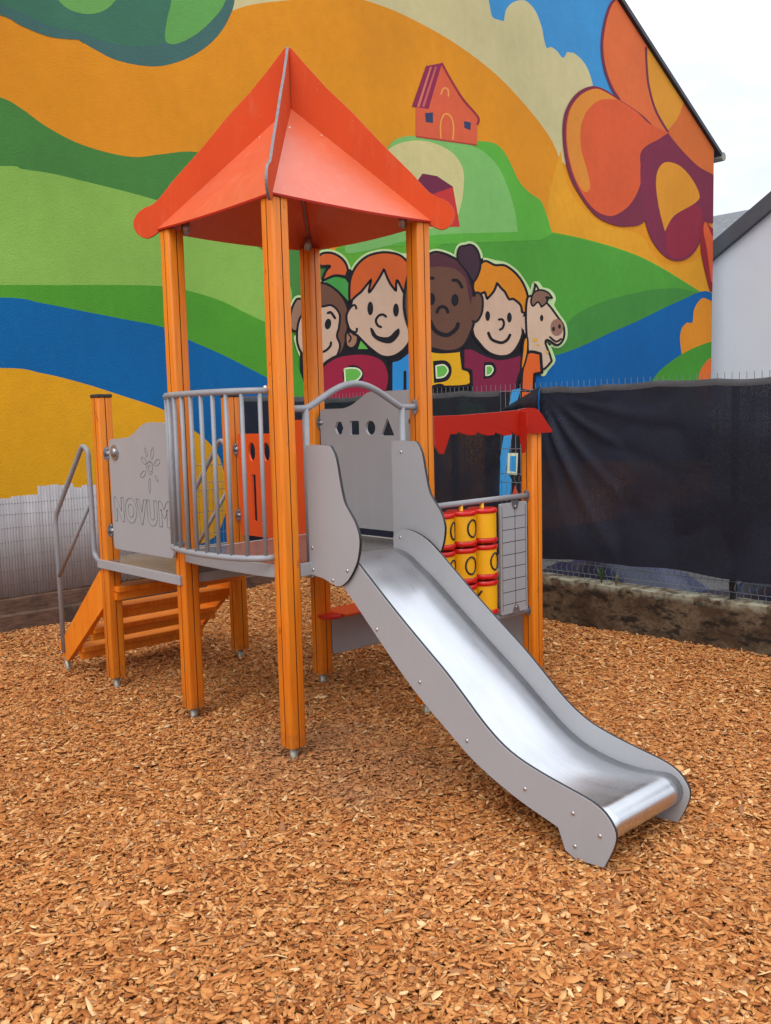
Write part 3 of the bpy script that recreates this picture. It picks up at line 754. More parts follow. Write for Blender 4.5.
# bench boards behind the counter
bench = board('bench_board', round_poly([(0.965, 0.145), (1.80, 0.145), (1.80, 0.395), (0.965, 0.395)], 0.03), (0, SV - 0.03, 0), (1, 0, 0), (0, 0, 1), 0.016, 'grey', 'black', tower, label='low grey board under the bench seat')
bm = bmesh.new(); box(bm, (SU + 0.05, SV - 0.17, 0.398), (GX - 0.05, SV + 0.05, 0.416)); st = finish('bench_seat', bm, M['orangered'], tower); bevel_obj(st, 0.005, 2)
bm = bmesh.new(); board_bm(bm, [(0.075*math.cos(2*PI*k/20), 0.075*math.sin(2*PI*k/20)) for k in range(20)], (SU + 0.0, SV - 0.085, 0.395), (1, 0, 0), (0, 1, 0), 0.016, mi_edge=0)
o = finish('seat_bracket', bm, M['capred'], st); bevel_obj(o, 0.003, 2)
board('bench_board', round_poly([(-0.86, 0.12), (-0.05, 0.12), (-0.05, 0.37), (-0.86, 0.37)], 0.03), (GX, 0, 0), (0, -1, 0), (0, 0, 1), 0.016, 'grey', 'black', tower, label='low grey board on the outer end of the shop')

# ---- shop awning
def scallop(xa, xb, z, n):
    pts = []
    for k in range(n):
        a = xb - (xb - xa) * k / n; b = xb - (xb - xa) * (k + 1) / n
        for t in (0.0, 0.25, 0.5, 0.75, 0.92): pts.append((a + (b - a) * t, z + 0.004 - 0.022 * (0.35 + 0.65 * t) if t else z + 0.016 - 0.012))
    return pts
ax0, ax1 = SU + 0.048, 1.70
val = [(ax0, 1.598), (1.2, 1.600), (1.5, 1.612), (ax1, 1.622), (ax1, 1.475)]
val += [(x, z) for x, z in ((1.68, 1.470), (1.655, 1.478), (1.63, 1.492), (1.622, 1.478), (1.56, 1.474), (1.52, 1.484), (1.475, 1.497), (1.468, 1.484), (1.41, 1.480), (1.36, 1.490), (1.318, 1.502), (1.31, 1.490), (1.26, 1.486), (1.20, 1.496), (1.162, 1.510), (1.155, 1.498), (1.12, 1.496), (1.10, 1.50), (1.075, 1.45), (1.045, 1.393), (1.015, 1.393), (ax0, 1.44))]
aw = board('awning', val, (0, -0.035, 0), (1, 0, 0), (0, 0, 1), 0.012, 'red', 'roofedge', tower, label='red shop awning with scalloped hem')
# overhanging wing at the outer corner
wd = Vector((1, -0.16, 0)).normalized()
board('awning_wing', catmull([(0, 1.624), (0.07, 1.632), (0.14, 1.626), (0.185, 1.590), (0.24, 1.525), (0.268, 1.496), (0.255, 1.482), (0.15, 1.482), (0.0, 1.477)], 4, True, (0, 6, 8)), (ax1 - 0.002, -0.030, 0), wd, (0, 0, 1), 0.012, 'red', 'roofedge', aw)
board('awning_bracket', [(-0.02, 1.612), (0.045, 1.612), (0.05, 1.52), (0.03, 1.375), (0.012, 1.368), (-0.01, 1.50)], (ax1 + 0.014, -0.045, 0), (0, -1, 0), (0, 0, 1), 0.014, 'red', 'red', aw)
# ================================================================== MURAL HOUSE (gable wall in the plane y = 4.7)
WY = 4.70
def unproj(px, py, Y):
    d = FW + RT * ((px - 385.5) / f_px) - UP * ((py - 512) / f_px)
    t = (Y - CAM.y) / d.y
    return CAM.x + d.x * t, CAM.z + d.z * t
XE, ZE = 13.10, 6.10                       # right-hand eave
sl = (7.755 - 6.093) / (13.116 - 10.08)
XRDG = 4.2; ZR = ZE + (XE - XRDG) * sl; XW = -4.7
gable = [(XW, -0.1), (XE, -0.1), (XE, ZE), (XRDG, ZR), (XW, ZE)]
house = empty('mural_house', (XE, WY, 0)); house.location = (0, 0, 0)
tag(house, 'tall gabled house whose end wall carries the colourful painted mural', 'house')
def paint(name, rgb, k=1.0, var=0.13):
    m, t, bs, co = base_mat(name)
    c = lin(rgb, k)
    big = t.noise(co, 0.55, 5); fine = t.noise(co, 9, 6, 0.7); spk = t.noise(co, 45, 3)
    lo = tuple(x * (1 - var) for x in c[:3]) + (1,); hi = tuple(min(.95, x * (1 + var)) for x in c[:3]) + (1,)
    a = t.ramp(big, [(0.3, lo), (0.7, hi)])
    a = t.mix(t.ramp(fine, [(0.35, (0, 0, 0, 1)), (0.75, (0.30, 0.30, 0.30, 1))]), a, tuple(min(.95, x * 0.70 + 0.002) for x in c[:3]) + (1,))
    a = t.mix(t.ramp(spk, [(0.66, (0, 0, 0, 1)), (0.75, (0.08, 0.08, 0.08, 1))]), a, (0.5, 0.45, 0.38, 1))
    t.link(a, bs.inputs['Base Color']); bs.inputs['Roughness'].default_value = 0.8; bs.inputs['Specular IOR Level'].default_value = 0.25
    br = t.noise(t.mapping(co, (5, 1, 1.2)), 1.5, 5, 0.6)        # vertical roller marks and faint weather streaks
    a = t.mix(t.ramp(br, [(0.5, (0, 0, 0, 1)), (0.72, (0.20, 0.20, 0.20, 1))]), a, tuple(min(.95, x * 1.14 + 0.006) for x in c[:3]) + (1,))
    t.link(a, bs.inputs['Base Color'])
    t.bump(t.noise(co, 60, 5), 0.45, 0.008, bs)
    return m
pm = {}
def paint_of(rgb):
    if rgb not in pm: pm[rgb] = paint('wall_paint', rgb)
    return pm[rgb]
bm = bmesh.new()
# wall body: gable prism
board_bm(bm, gable, (0, WY + 10.0, 0), (1, 0, 0), (0, 0, 1), 10.0, mi_edge=1)
OR = (220, 140, 24)
finish('gable_wall', bm, [paint_of(OR), paint_of((225, 222, 215))], house)
# roof slabs
bm = bmesh.new()
for s in (1, -1):
    xe = XE + 0.22 if s > 0 else XW - 0.22; dz = sl * 0.22
    pr_ = [(xe, ZE - dz + 0.012), (XRDG, ZR + 0.012), (XRDG, ZR + 0.085), (xe, ZE - dz + 0.085)]
    if s < 0: pr_ = pr_[::-1]
    board_bm(bm, pr_, (0, WY + 10.1, 0), (1, 0, 0), (0, 0, 1), 10.16, mi_edge=0)
finish('roof', bm, mat('dark_slate_roof', (0.045, 0.042, 0.05), 0.6, var=0.3, vscale=5), house)
bm = bmesh.new()
tube(bm, [(XE + 0.26, WY - 0.06, ZE - 0.09), (XE + 0.26, WY + 10, ZE - 0.09)], 0.075, 10); 
finish('gutter', bm, M['galv'], house)

# --- painted shapes: one thin coat of paint above another
def clip_poly(pts):
    g = [(XW + .02, -0.05), (XE - 0.006, -0.05), (XE - 0.006, ZE), (XRDG, ZR - 0.012), (XW + .02, ZE)]
    out = pts
    for i in range(len(g)):
        a, b = g[i], g[(i+1) % len(g)]
        inside = lambda p: (b[0]-a[0])*(p[1]-a[1]) - (b[1]-a[1])*(p[0]-a[0]) >= 0
        res = []
        for j in range(len(out)):
            p, q = out[j], out[(j+1) % len(out)]
            ip, iq = inside(p), inside(q)
            if ip: res.append(p)
            if ip != iq:
                d1 = (b[0]-a[0])*(p[1]-a[1]) - (b[1]-a[1])*(p[0]-a[0]); d2 = (b[0]-a[0])*(q[1]-a[1]) - (b[1]-a[1])*(q[0]-a[0])
                t = d1 / (d1 - d2); res.append((p[0] + (q[0]-p[0])*t, p[1] + (q[1]-p[1])*t))
        out = res
        if len(out) < 3: return []
    return out
layer = [0]
class Art:
    def __init__(s, name): s.name = name; s.bm = bmesh.new(); s.mats = []
    def mi(s, rgb):
        m = paint_of(rgb)
        if m not in s.mats: s.mats.append(m)
        return s.mats.index(m)
    def poly(s, pts, rgb):
        layer[0] += 1; Y = WY - 0.0015 - layer[0] * 0.00022
        q = clip_poly([unproj(x, y, Y) for x, y in pts])
        if len(q) < 3: return
        mi = s.mi(rgb)
        tri = tessellate_polygon([[Vector((x, z, 0)) for x, z in q]])
        vs = [s.bm.verts.new((x, Y, z)) for x, z in q]
        for a, b, c in tri:
            try: s.bm.faces.new((vs[a], vs[b], vs[c])).material_index = mi
            except ValueError: pass
    def blob(s, pts, rgb, sharp=(), n=6): s.poly(catmull(pts, n, True, sharp), rgb)
    def outl(s, pts, rgb, w=2.2, line=(28, 24, 30), sharp=(), n=6, halo=0):
        c = catmull(pts, n, True, sharp)
        if halo: s.ribbon(c + [c[0]], halo, (195, 215, 150))
        s.poly(c, rgb); s.ribbon(c + [c[0]], w, line)
    def ell(s, x, y, rx, ry, rgb, w=0, rot=0, line=(28, 24, 30)):
        cs_, sn = math.cos(rot), math.sin(rot)
        p = [(x + rx*math.cos(t)*cs_ - ry*math.sin(t)*sn, y + rx*math.cos(t)*sn + ry*math.sin(t)*cs_) for t in np.linspace(0, 2*PI, 25)[:-1]]
        if rgb: s.poly(p, rgb)
        if w: s.ribbon(p + [p[0]], w, line)
    def stroke(s, pts, w, rgb=(28, 24, 30), n=6): s.ribbon(catmull(pts, n), w, rgb)
    def ribbon(s, p, w, rgb):
        layer[0] += 1; Y = WY - 0.0015 - layer[0] * 0.00022; mi = s.mi(rgb)
        p = [q for i, q in enumerate(p) if i == 0 or math.dist(q, p[i-1]) > 1e-4]
        closed = math.dist(p[0], p[-1]) < 1e-3
        L, R = [], []
        for i in range(len(p)):
            a = p[i-1] if i else (p[-2] if closed else p[0]); b = p[i+1] if i < len(p)-1 else (p[1] if closed else p[-1])
            dx, dy = b[0]-a[0], b[1]-a[1]; l = math.hypot(dx, dy) or 1; nx_, ny_ = -dy/l*w/2, dx/l*w/2
            L.append((p[i][0]+nx_, p[i][1]+ny_)); R.append((p[i][0]-nx_, p[i][1]-ny_))
        def ok(x, z): return XW < x < XE - 0.01 and z < ZE + (XE - x) * sl - 0.02
        for i in range(len(p) - 1):
            q = [unproj(*t, Y) for t in (L[i], L[i+1], R[i+1], R[i])]
            if not all(ok(*t) for t in q): continue
            try: s.bm.faces.new([s.bm.verts.new((x, Y, z)) for x, z in q]).material_index = mi
            except ValueError: pass
        if not closed and w > 1.5:
            for e in (p[0], p[-1]):
                q = [unproj(e[0] + w/2*math.cos(t), e[1] + w/2*math.sin(t), Y - 0.0001) for t in np.linspace(0, 2*PI, 11)[:-1]]
                if all(ok(*t) for t in q): s.bm.faces.new([s.bm.verts.new((x, Y - 0.0001, z)) for x, z in q]).material_index = mi
    def done(s):
        me = bpy.data.meshes.new(s.name); 
        for f in s.bm.faces:
            f.normal_update()
            if f.normal.y > 0: f.normal_flip()
        s.bm.to_mesh(me); s.bm.free()
        for m in s.mats: me.materials.append(m)
        return link_obj(s.name, me, house)
K = (28, 24, 30)
# ---------- landscape
A = Art('painted_landscape')
A.poly([(470, -120), (760, -120), (760, 40), (640, 120), (600, 140), (560, 140), (480, 60)], (62, 142, 196))
A.blob([(470, -60), (480, -8), (488, -1), (492, 16), (499, 20), (504, 21), (506, 10), (512, 3), (522, 0), (530, 4), (537, 14), (542, 28), (546, 47), (551, 47), (557, 51), (563, 58), (567, 52), (574, 53), (582, 60), (589, 72), (593, 90), (590, 120), (570, 165), (545, 140), (480, 80), (380, 30), (200, 30), (190, -60), (330, -100)], (203, 189, 138), (0, 5, 11, 16, 17))
A.blob([(-150, 40), (60, 45), (150, 40), (222, 15), (250, 5), (290, 0), (330, -4), (356, -2), (385, 7), (412, 19), (450, 40), (490, 69), (520, 99), (545, 130), (557, 152), (562, 175), (640, 320), (560, 420), (-150, 420)], OR, (0, 1, 2, 3, 15, 16, 17, 18))
A.blob([(561, 150), (566, 180), (580, 205), (605, 225), (640, 235), (660, 262), (690, 262), (712, 245), (716, 300), (640, 300), (560, 240), (548, 205)], (222, 152, 32), (0, 7, 8))
A.blob([(-120, -40), (-120, -5), (-60, 2), (0, 15), (22, 26), (47, 36), (66, 39), (78, 39.5), (94, 49), (116, 60), (145, 66), (167, 65), (192, 56), (214, 40), (229, 18), (236, -10), (240, -90), (60, -120)], (66, 104, 98), (0, 1, 7))
A.blob([(-120, -40), (-100, -15), (0, 5), (50, 26), (75, 31), (120, 45), (160, 44), (195, 25), (205, -10), (200, -80), (60, -110)], (62, 112, 88))
A.blob([(40, -40), (54, -8), (62, 4), (73, 11), (88, 14), (103, 11), (114, 2), (120, -12), (118, -60)], (104, 160, 82))
A.blob([(178, -30), (171, 3), (167, 20), (165, 38), (170, 44), (182, 42), (198, 33), (214, 18), (225, 2), (232, -30)], (98, 158, 78))
A.blob([(-150, 70), (-60, 78), (0, 97), (22, 109), (44, 125), (73, 141), (102, 151), (134, 157), (163, 154), (196, 152), (240, 165), (300, 205), (330, 250), (340, 400), (-150, 400)], (70, 128, 58), (0, 13, 14))
A.blob([(-150, 170), (0, 166), (22, 169), (54, 174), (83, 181), (120, 190), (156, 200), (195, 213), (235, 232), (262, 250), (284, 272), (292, 292), (296, 420), (-150, 420)], (134, 178, 78), (0, 11, 12))
A.blob([(-150, 292), (-40, 286), (0, 285), (60, 285), (120, 285), (159, 286), (185, 290), (219, 300), (244, 312), (266, 322), (296, 330), (306, 300), (350, 300), (400, 470), (-150, 470)], (78, 150, 42), (0, 10, 11, 12, 13))
A.blob([(-150, 300), (0, 297.5), (41, 303), (82, 311), (123, 319), (162, 327), (189, 340), (225, 356), (264, 376), (320, 404), (420, 470), (420, 760), (-150, 760)], (0, 96, 156), (0, 9, 10, 11))
A.blob([(-150, 372), (0, 368), (41, 373), (82, 383), (123, 396), (166, 411), (196, 432), (212, 446), (221, 462), (227, 490), (224, 518), (208, 541), (150, 556), (-150, 580)], (222, 158, 20), (0, 12, 13))
# right-hand hills
A.blob([(330, 260), (340, 246), (380, 238), (428, 229), (480, 230), (520, 231), (550, 232), (593, 241), (634, 254), (664, 269), (698, 290), (716, 300), (716, 420), (330, 420)], (96, 166, 50), (0, 11, 12, 13))
A.blob([(424, 256), (440, 245), (481, 234), (510, 231.5), (550, 233), (593, 242), (634, 255), (664, 270), (698, 291), (716, 301), (716, 420), (424, 420)], (78, 152, 52), (0, 9, 10, 11))
A.blob([(560, 330), (580, 312), (608, 300), (640, 292), (658, 289), (680, 288.5), (697, 293), (716, 300), (716, 420), (520, 420), (540, 350)], (66, 134, 56), (7, 8, 9))
A.blob([(500, 372), (554, 356), (580, 347), (610, 333), (640, 320), (662, 309), (684, 299), (697, 293), (706, 291), (714, 294), (716, 460), (500, 460)], (0, 94, 158), (0, 9, 10, 11))
A.blob([(716, 302), (710, 300.5), (704, 298), (699, 301), (694, 310), (692.5, 322), (687, 322.5), (682, 328), (680, 338), (681.6, 354), (696, 350), (716, 345)], (222, 138, 30), (0, 6, 9, 11))
A.blob([(716, 341), (710, 342), (696, 347), (682, 354), (669, 363), (656, 375), (640, 400), (716, 420)], (70, 146, 46), (0, 6, 7))
A.blob([(716, 357), (709, 359), (703, 366), (699, 376), (698, 400), (716, 410)], (222, 108, 40), (0, 4, 5))
# cottage hill
A.blob([(340, 250), (360, 195), (387, 149), (400, 140), (440, 139), (476, 141), (492, 142.5), (502, 149), (510, 162), (519, 181), (530, 193), (541, 201), (548, 219), (552, 234), (540, 240), (440, 244)], (92, 170, 58), (0, 13, 14))
A.blob([(345, 246), (365, 190), (387, 149), (399, 138), (417, 136), (435, 138.6), (461, 143), (481, 150), (497, 165), (507, 185), (515, 211), (518, 232), (480, 233), (428, 236), (360, 252)], (124, 182, 98), (11, 12))
A.blob([(380, 185), (382, 160), (388, 150), (399, 143.5), (415, 140.5), (432, 142.5), (450, 151), (461, 164), (464, 180), (461, 205), (452, 222), (420, 228), (392, 215)], (206, 193, 132))
A.done()
# ---------- cottage
A = Art('painted_cottage')
A.poly([(417, 183), (453, 187), (460, 227), (405, 227), (410, 200)], (196, 54, 50))
A.poly([(416, 183), (422.5, 173.5), (437, 176), (453.5, 187), (426, 196)], (112, 40, 66))
A.poly(catmull([(442, 64), (450, 80), (462, 100), (477.5, 117), (477, 145), (448, 141), (416, 136.5), (416, 106), (429, 108), (435, 85)], 4, True, (0, 3, 4, 5, 6, 7, 8)), (212, 92, 58))
A.poly([(426, 66), (442, 63), (428.5, 109), (412, 106.5)], (138, 42, 74))
for x, d in ((432, 0), (437, 1)): A.poly([(x - 2, 67), (x, 66.5), (x - 12.5, 107), (x - 15, 106.5)], (206, 110, 88) if d == 0 else (196, 92, 84))
A.stroke([(442, 63.5), (451, 80), (463, 99), (478, 117), (477.5, 124)], 2.2, (150, 46, 58))
A.stroke([(416, 136.5), (448, 141), (477, 145)], 1.4, (170, 60, 50))
A.poly([(425, 113), (433, 112.5), (433, 123), (426, 122)], (54, 62, 92)); A.poly([(464, 121), (471, 122.5), (470.5, 130), (464.5, 128)], (54, 62, 92))
A.stroke([(441, 138), (440.5, 125), (443, 116), (447, 114), (451, 117), (453.5, 126), (453, 139)], 1.6, (232, 150, 72))
A.stroke([(441, 94), (443, 89), (445.5, 88), (448, 90), (448.5, 96)], 1.6, (232, 150, 82))
A.done()
# ---------- flower
A = Art('painted_flower')
MR = (118, 44, 64)
A.blob([(618, -2), (611, 4), (605, 22), (602, 46), (605, 69), (612, 88), (618, 99), (650, 140), (668, 140), (720, 160), (720, 100), (660, -40), (630, -40)], (216, 104, 54), (0, 6, 8, 9, 10, 11, 12))
A.stroke([(618, -2), (611, 4), (605, 22), (602, 46), (605, 69), (612, 88), (619, 99)], 2.6, MR)
A.blob([(646.5, 47), (690, 90), (683, 105), (677, 119), (668, 130.5), (656, 111), (649, 87), (646.5, 66)], (220, 146, 44), (0, 1, 4))
A.blob([(683, 104), (720, 140), (720, 180), (714, 175), (698, 166), (680, 148), (667, 131), (677, 119)], (212, 106, 46), (0, 1, 2, 6))
A.stroke([(646, 47), (646.7, 66), (649, 87), (656, 111), (668, 132)], 2.2, MR)
A.blob([(619, 99), (606, 90), (593, 86), (579.5, 91), (569, 103), (563, 121), (563.5, 148), (569, 174), (579.5, 195), (595, 215), (611, 224), (627, 226.5), (645, 221), (660, 190), (655, 130)], MR, (0,))
A.blob([(619, 100), (606, 92), (595, 88.5), (580.5, 95), (569.5, 110), (566, 132), (568.5, 158), (577, 184), (590, 205), (603, 214.5), (616, 214.8), (632, 202), (641.5, 179), (642, 150), (672, 134), (650, 124), (637, 112)], (212, 88, 46), (0, 14))
A.blob([(617, 99.5), (605, 92), (594.5, 89), (581, 95), (570.5, 110), (567, 132), (569, 155), (575, 177), (583, 190.5), (588.5, 191), (590, 184), (586.5, 168), (581, 148), (581, 127), (587, 111), (600, 100)], (216, 134, 48), (0,))
A.blob([(668, 133), (656, 141), (645, 149), (641, 161), (640.5, 182), (643, 205), (646, 224), (653, 242), (666, 257), (680, 261), (693, 254), (702, 238), (704, 222), (720, 224), (720, 178), (714, 175), (698, 166), (680, 148)], (124, 42, 66), (0, 12, 13, 14, 15))
A.blob([(666, 232), (674, 218), (692, 205), (702, 212), (700, 238), (692, 252), (680, 258), (668, 254)], (146, 40, 60))
A.blob([(666.5, 162), (658.5, 169), (656, 184), (659, 208), (665, 231.5), (674, 216), (695, 203), (699.5, 195), (692, 179), (680, 166)], (220, 144, 38), (4,))
A.blob([(705, 221), (701, 228), (701, 250), (704, 267), (710, 291), (720, 296), (720, 235), (712, 228)], (150, 34, 46), (4, 5))
A.blob([(706, 222), (703.5, 230), (707, 250), (711, 281), (720, 290), (720, 240), (713, 237)], (220, 92, 48), (3, 4))
A.done()
SKIN = (208, 172, 146)
# ---------- monkey
A = Art('painted_monkey')
SIL = [[(291, 312), (297, 299), (304, 303), (304, 322), (298, 331)], [(302, 330), (304, 300), (312, 286), (323, 283), (335, 289), (344.5, 300), (349, 315)], [(297, 338), (302, 354), (312, 364)],
    [(317, 262), (321, 254), (332, 253), (342.5, 259), (347.5, 268)], [(349, 290), (350, 281), (356, 266.5), (366, 257), (377.5, 253), (389, 252.5), (402, 256.5), (412, 256)],
    [(410, 270), (420, 257), (429, 254), (437, 252), (449, 255.5), (459, 262)], [(459, 262), (457.5, 254), (460, 247), (466, 245.5), (470, 244.5), (475, 247), (479, 254), (480.5, 262), (485, 261), (495, 263.5), (505, 265.5), (515.5, 273), (523.5, 284), (528, 292)],
    [(533, 296), (535.6, 284), (541, 290), (548, 292), (552.5, 298), (551, 306), (557, 316), (563.5, 326), (563.7, 338), (557.5, 345), (548.5, 341.5), (547.5, 346), (551, 356), (551.8, 361), (546, 368), (543, 373)]]
for q in SIL: A.ribbon(catmull(q, 5), 6.6, (196, 214, 154))
A.poly([(300, 350), (300, 395), (534, 395), (536, 350), (524, 300), (500, 275), (440, 262), (420, 300), (400, 270), (360, 300), (330, 290), (304, 310)], K)
A.poly([(292, 340), (300, 372), (310, 400), (294, 400)], (74, 150, 44))
A.outl([(291, 312), (297, 299), (304, 303), (304, 322), (298, 331), (291, 328)], (150, 112, 90), 2.2)
A.outl([(302, 330), (304, 300), (312, 286), (323, 283), (335, 289), (344.5, 300), (349, 315), (347, 333), (342, 352), (325, 364), (306, 356)], (112, 74, 56), 2.4)
A.outl([(297, 338), (300, 318), (312, 308), (323, 306.5), (332, 305.5), (339.5, 314), (339, 327), (337, 336), (340, 346), (335.5, 358), (326, 364), (312, 362), (301, 352)], SKIN, 2.2)
A.ell(328, 324, 3.2, 5.4, K, rot=0.15); A.ell(309, 324, 3.0, 5.2, K, rot=0.15)
A.stroke([(328, 313), (331, 312.5), (335, 318)], 2.6); A.stroke([(309, 349), (318, 352), (325, 351), (330, 346.5), (331, 342.5)], 2.4)
A.outl([(346, 334), (350, 332), (357, 334), (357, 343), (352, 348), (346.5, 345)], (166, 118, 92), 2.0); A.stroke([(348, 333), (351, 338), (349, 342)], 1.6)
A.blob([(358, 349), (361, 340), (368, 349)], (104, 178, 72), (0, 1, 2)); 
A.done()
# ---------- red-haired child
A = Art('painted_child')
A.outl([(317, 262), (321, 254), (332, 253), (342.5, 259), (347.5, 268), (346.5, 276), (335, 275.5), (322, 281), (326, 271), (330, 266), (321, 266)], (208, 94, 42), 2.4, sharp=(0, 7))
A.blob([(325, 281), (336, 277), (348, 280), (349, 302), (338, 290)], (70, 150, 66), (0, 2, 3)); 
A.ell(349.5, 276, 4.0, 7, K)
A.outl([(352, 300), (352, 330), (358, 336), (370, 348), (383, 356.5), (396, 355), (408, 344), (414, 325), (414, 298), (404, 280), (385, 266), (365, 275)], SKIN, 2.4)
A.outl([(356, 307), (351, 307), (346.5, 316), (349, 328), (354, 332), (357, 329)], SKIN, 2.2)
A.ell(357.5, 318.5, 5.0, 9.5, SKIN)
A.outl([(349.5, 303), (350, 281), (356, 266.5), (366, 257), (377.5, 253), (389, 252.5), (402, 256.5), (412, 270), (417, 296), (414, 312), (408, 298), (403, 291), (397, 280), (396, 291), (390.5, 284), (387, 277), (384, 269), (378, 280), (369, 292.5), (371.5, 279), (361, 292), (355, 297)], (208, 92, 38), 2.4, sharp=(0, 13, 15, 19, 20, 16))
A.ell(370.3, 308.4, 2.9, 6.8, K); A.ell(396, 310, 2.9, 6.6, K)
A.stroke([(386, 316.5), (383, 314.5), (379, 315.5), (376, 320), (377.5, 325), (381, 327)], 2.4)
A.blob([(370, 327.5), (373, 329), (377.5, 335.5), (388, 337), (395, 331), (399, 328.5), (399, 335), (391, 343), (380, 341.5), (372.5, 336)], K, (0,))
A.done()
A = Art('painted_child')
A.outl([(473, 296), (472.5, 330), (479, 342.6), (489, 352.6), (501, 356.3), (511.5, 353.6), (519.5, 342.6), (523.5, 330), (527, 314), (521, 296), (505, 282), (488, 284)], SKIN, 2.4)
A.outl([(525, 315), (529, 313.5), (532, 320), (530, 331), (525, 334), (522.5, 330)], SKIN, 2.2); 
A.outl([(473, 286), (478, 268), (485, 261), (495, 265), (505, 265.5), (515.5, 273), (523.5, 284), (528, 298), (527, 314), (522, 312), (520.5, 305), (513.5, 299), (509, 299), (505, 292), (502, 289), (497, 283), (494, 291), (487, 299), (485, 292), (476, 295.5)], (218, 132, 28), 2.4, sharp=(8, 9, 15, 17, 18, 19))
A.ell(487.7, 316, 2.4, 5, K); A.ell(509.4, 317.5, 2.4, 5, K)
A.outl([(524, 316), (529, 312.5), (533.5, 319), (532, 331), (527, 336), (523, 331)], SKIN, 2.2); A.ell(523.8, 323, 2.6, 6.5, SKIN)
A.stroke([(499, 319.5), (502.5, 319.5), (504, 323.5), (502.5, 328), (500, 329.5)], 2.3)
A.stroke([(488.5, 333), (492, 339.5), (501, 342.6), (507, 340), (510, 335)], 2.9)
A.done()
A = Art('painted_child')
A.outl([(404, 300), (410, 270), (420, 257), (429, 254), (437, 252), (449, 255.5), (461, 263), (468, 274), (473, 292), (474.5, 308), (474, 322), (470, 334.5), (463, 346.5), (451, 351.5), (437, 349.6), (420, 343), (408, 325)], (106, 70, 54), 2.6)
A.blob([(418, 262), (429, 255.5), (440, 254), (450, 257.5), (461, 265), (467.5, 276), (472, 292), (471, 304), (468, 292), (465, 278), (455, 269), (441, 266.5), (429, 267)], (84, 44, 52), (0,))
A.outl([(459, 262), (457.5, 254), (460, 247), (466, 245.5), (470, 244.5), (475, 247), (479, 254), (480.5, 266), (477, 277), (473, 281), (467, 272)], (66, 42, 52), 2.0)
A.outl([(474, 297), (478, 292.5), (482.5, 298), (482, 312), (477, 321), (472.5, 319)], (108, 72, 56), 2.2)
A.blob([(471.5, 300), (475, 298), (475, 318), (471, 318)], (106, 70, 54))
A.ell(455, 300, 3.6, 6, K); A.ell(431.5, 299, 3.6, 6, K)
A.stroke([(453, 280), (458, 281), (462, 287)], 3.0); A.stroke([(429, 278), (433, 278)], 3.0)
A.stroke([(437, 312), (439, 308), (442.5, 306.5), (446, 308), (448, 312)], 3.0)
A.stroke([(430, 321), (436, 331), (447, 335), (456, 329), (458, 324)], 4.0)
A.done()
# ---------- pony
A = Art('painted_pony')
A.outl([(527, 300), (531, 296), (541, 298), (549.6, 306), (557, 316), (563.5, 326), (563.7, 338), (557.5, 345), (548, 340), (545.5, 343), (549.6, 354), (551.8, 361), (544, 369), (532, 372), (528, 350), (526, 320)], (214, 180, 152), 2.2, sharp=(11,))
A.outl([(533, 296), (535.6, 284), (540, 292)], (214, 180, 152), 2.0, sharp=(0, 1, 2))
A.outl([(531, 301), (534, 292.5), (541, 290), (548, 292.5), (552.5, 298), (546, 297), (547, 302), (541.5, 307), (538, 302), (533, 306)], (134, 96, 78), 1.8, sharp=(4, 5, 7))
A.ell(556.8, 327.5, 6.4, 8.5, (152, 108, 92), 0); A.ell(553.5, 329, 1.4, 2.3, K); A.ell(559.5, 326.5, 1.4, 2.3, K)
A.ell(541.7, 318, 1.7, 3.3, K); A.stroke([(550, 337), (556, 341.5), (561, 339)], 2.0)
A.ell(535, 340, 2.5, 2, (226, 170, 60)); A.ell(547, 352, 1.6, 1.4, (226, 170, 60)); A.ell(538, 345, 1.5, 1.3, (226, 170, 60))
A.done()
# ---------- big letters below the heads
A = Art('painted_letters')
GC = (104, 180, 72); HL = (222, 222, 188)
A.outl([(322, 367), (336.7, 356.5), (358, 353), (373.7, 355), (384, 361), (389, 372), (389, 384), (384, 400), (318, 400), (320, 380)], (156, 30, 58), 3.2, sharp=(7, 8))
A.ell(353, 375, 10.5, 10, K); A.outl([(344.5, 369), (350, 368), (358, 369), (361.5, 374), (357, 380), (350, 381.5), (345.4, 384)], GC, 1.6, HL, sharp=(0, 6))
A.outl([(391, 361), (399, 359), (408, 352), (430, 352), (430, 420), (391, 420)], (46, 140, 204), 3.0, sharp=(0, 2, 3, 4, 5)); A.stroke([(405, 372), (405, 395)], 3.0)
A.outl([(424, 349), (440, 352), (461, 350.6), (463, 368), (469, 371), (471, 378), (466, 386), (424, 387)], (226, 166, 24), 3.0, sharp=(0, 2, 3, 7))
A.blob([(433, 361), (445, 360.5), (451, 366), (451, 375), (446, 381), (434, 383)], K, (0, 5)); A.outl([(436, 366), (444, 365), (448, 370.5), (444, 376.5), (436.7, 378)], GC, 1.5, HL, sharp=(0, 4))
A.stroke([(432, 387), (440, 385), (445, 387.5)], 3.0)
A.outl([(463, 348), (473, 348.6), (485, 354.6), (501, 358.7), (521.5, 354), (522.5, 366.7), (518, 380), (515, 400), (472, 400), (471, 370.7), (463, 368.7)], (128, 32, 62), 3.0, sharp=(0, 4, 7, 8, 9, 10))
A.blob([(484, 362.5), (493, 362.5), (496.5, 370), (492, 377), (483.5, 379)], K, (0, 4)); A.outl([(486, 366), (491, 366), (493, 370), (490, 374.5), (486, 375.5)], GC, 1.3, HL, sharp=(0, 4))
A.outl([(521, 390), (522.5, 368.7), (528, 352.6), (540.6, 353.6), (542, 372.7), (534.5, 374), (534, 392)], (226, 98, 34), 3.0, sharp=(0, 3, 4, 5, 6))
A.outl([(524, 340), (527.5, 338), (527.5, 352), (524, 366), (521, 368), (522.5, 352)], (226, 138, 34), 1.8)
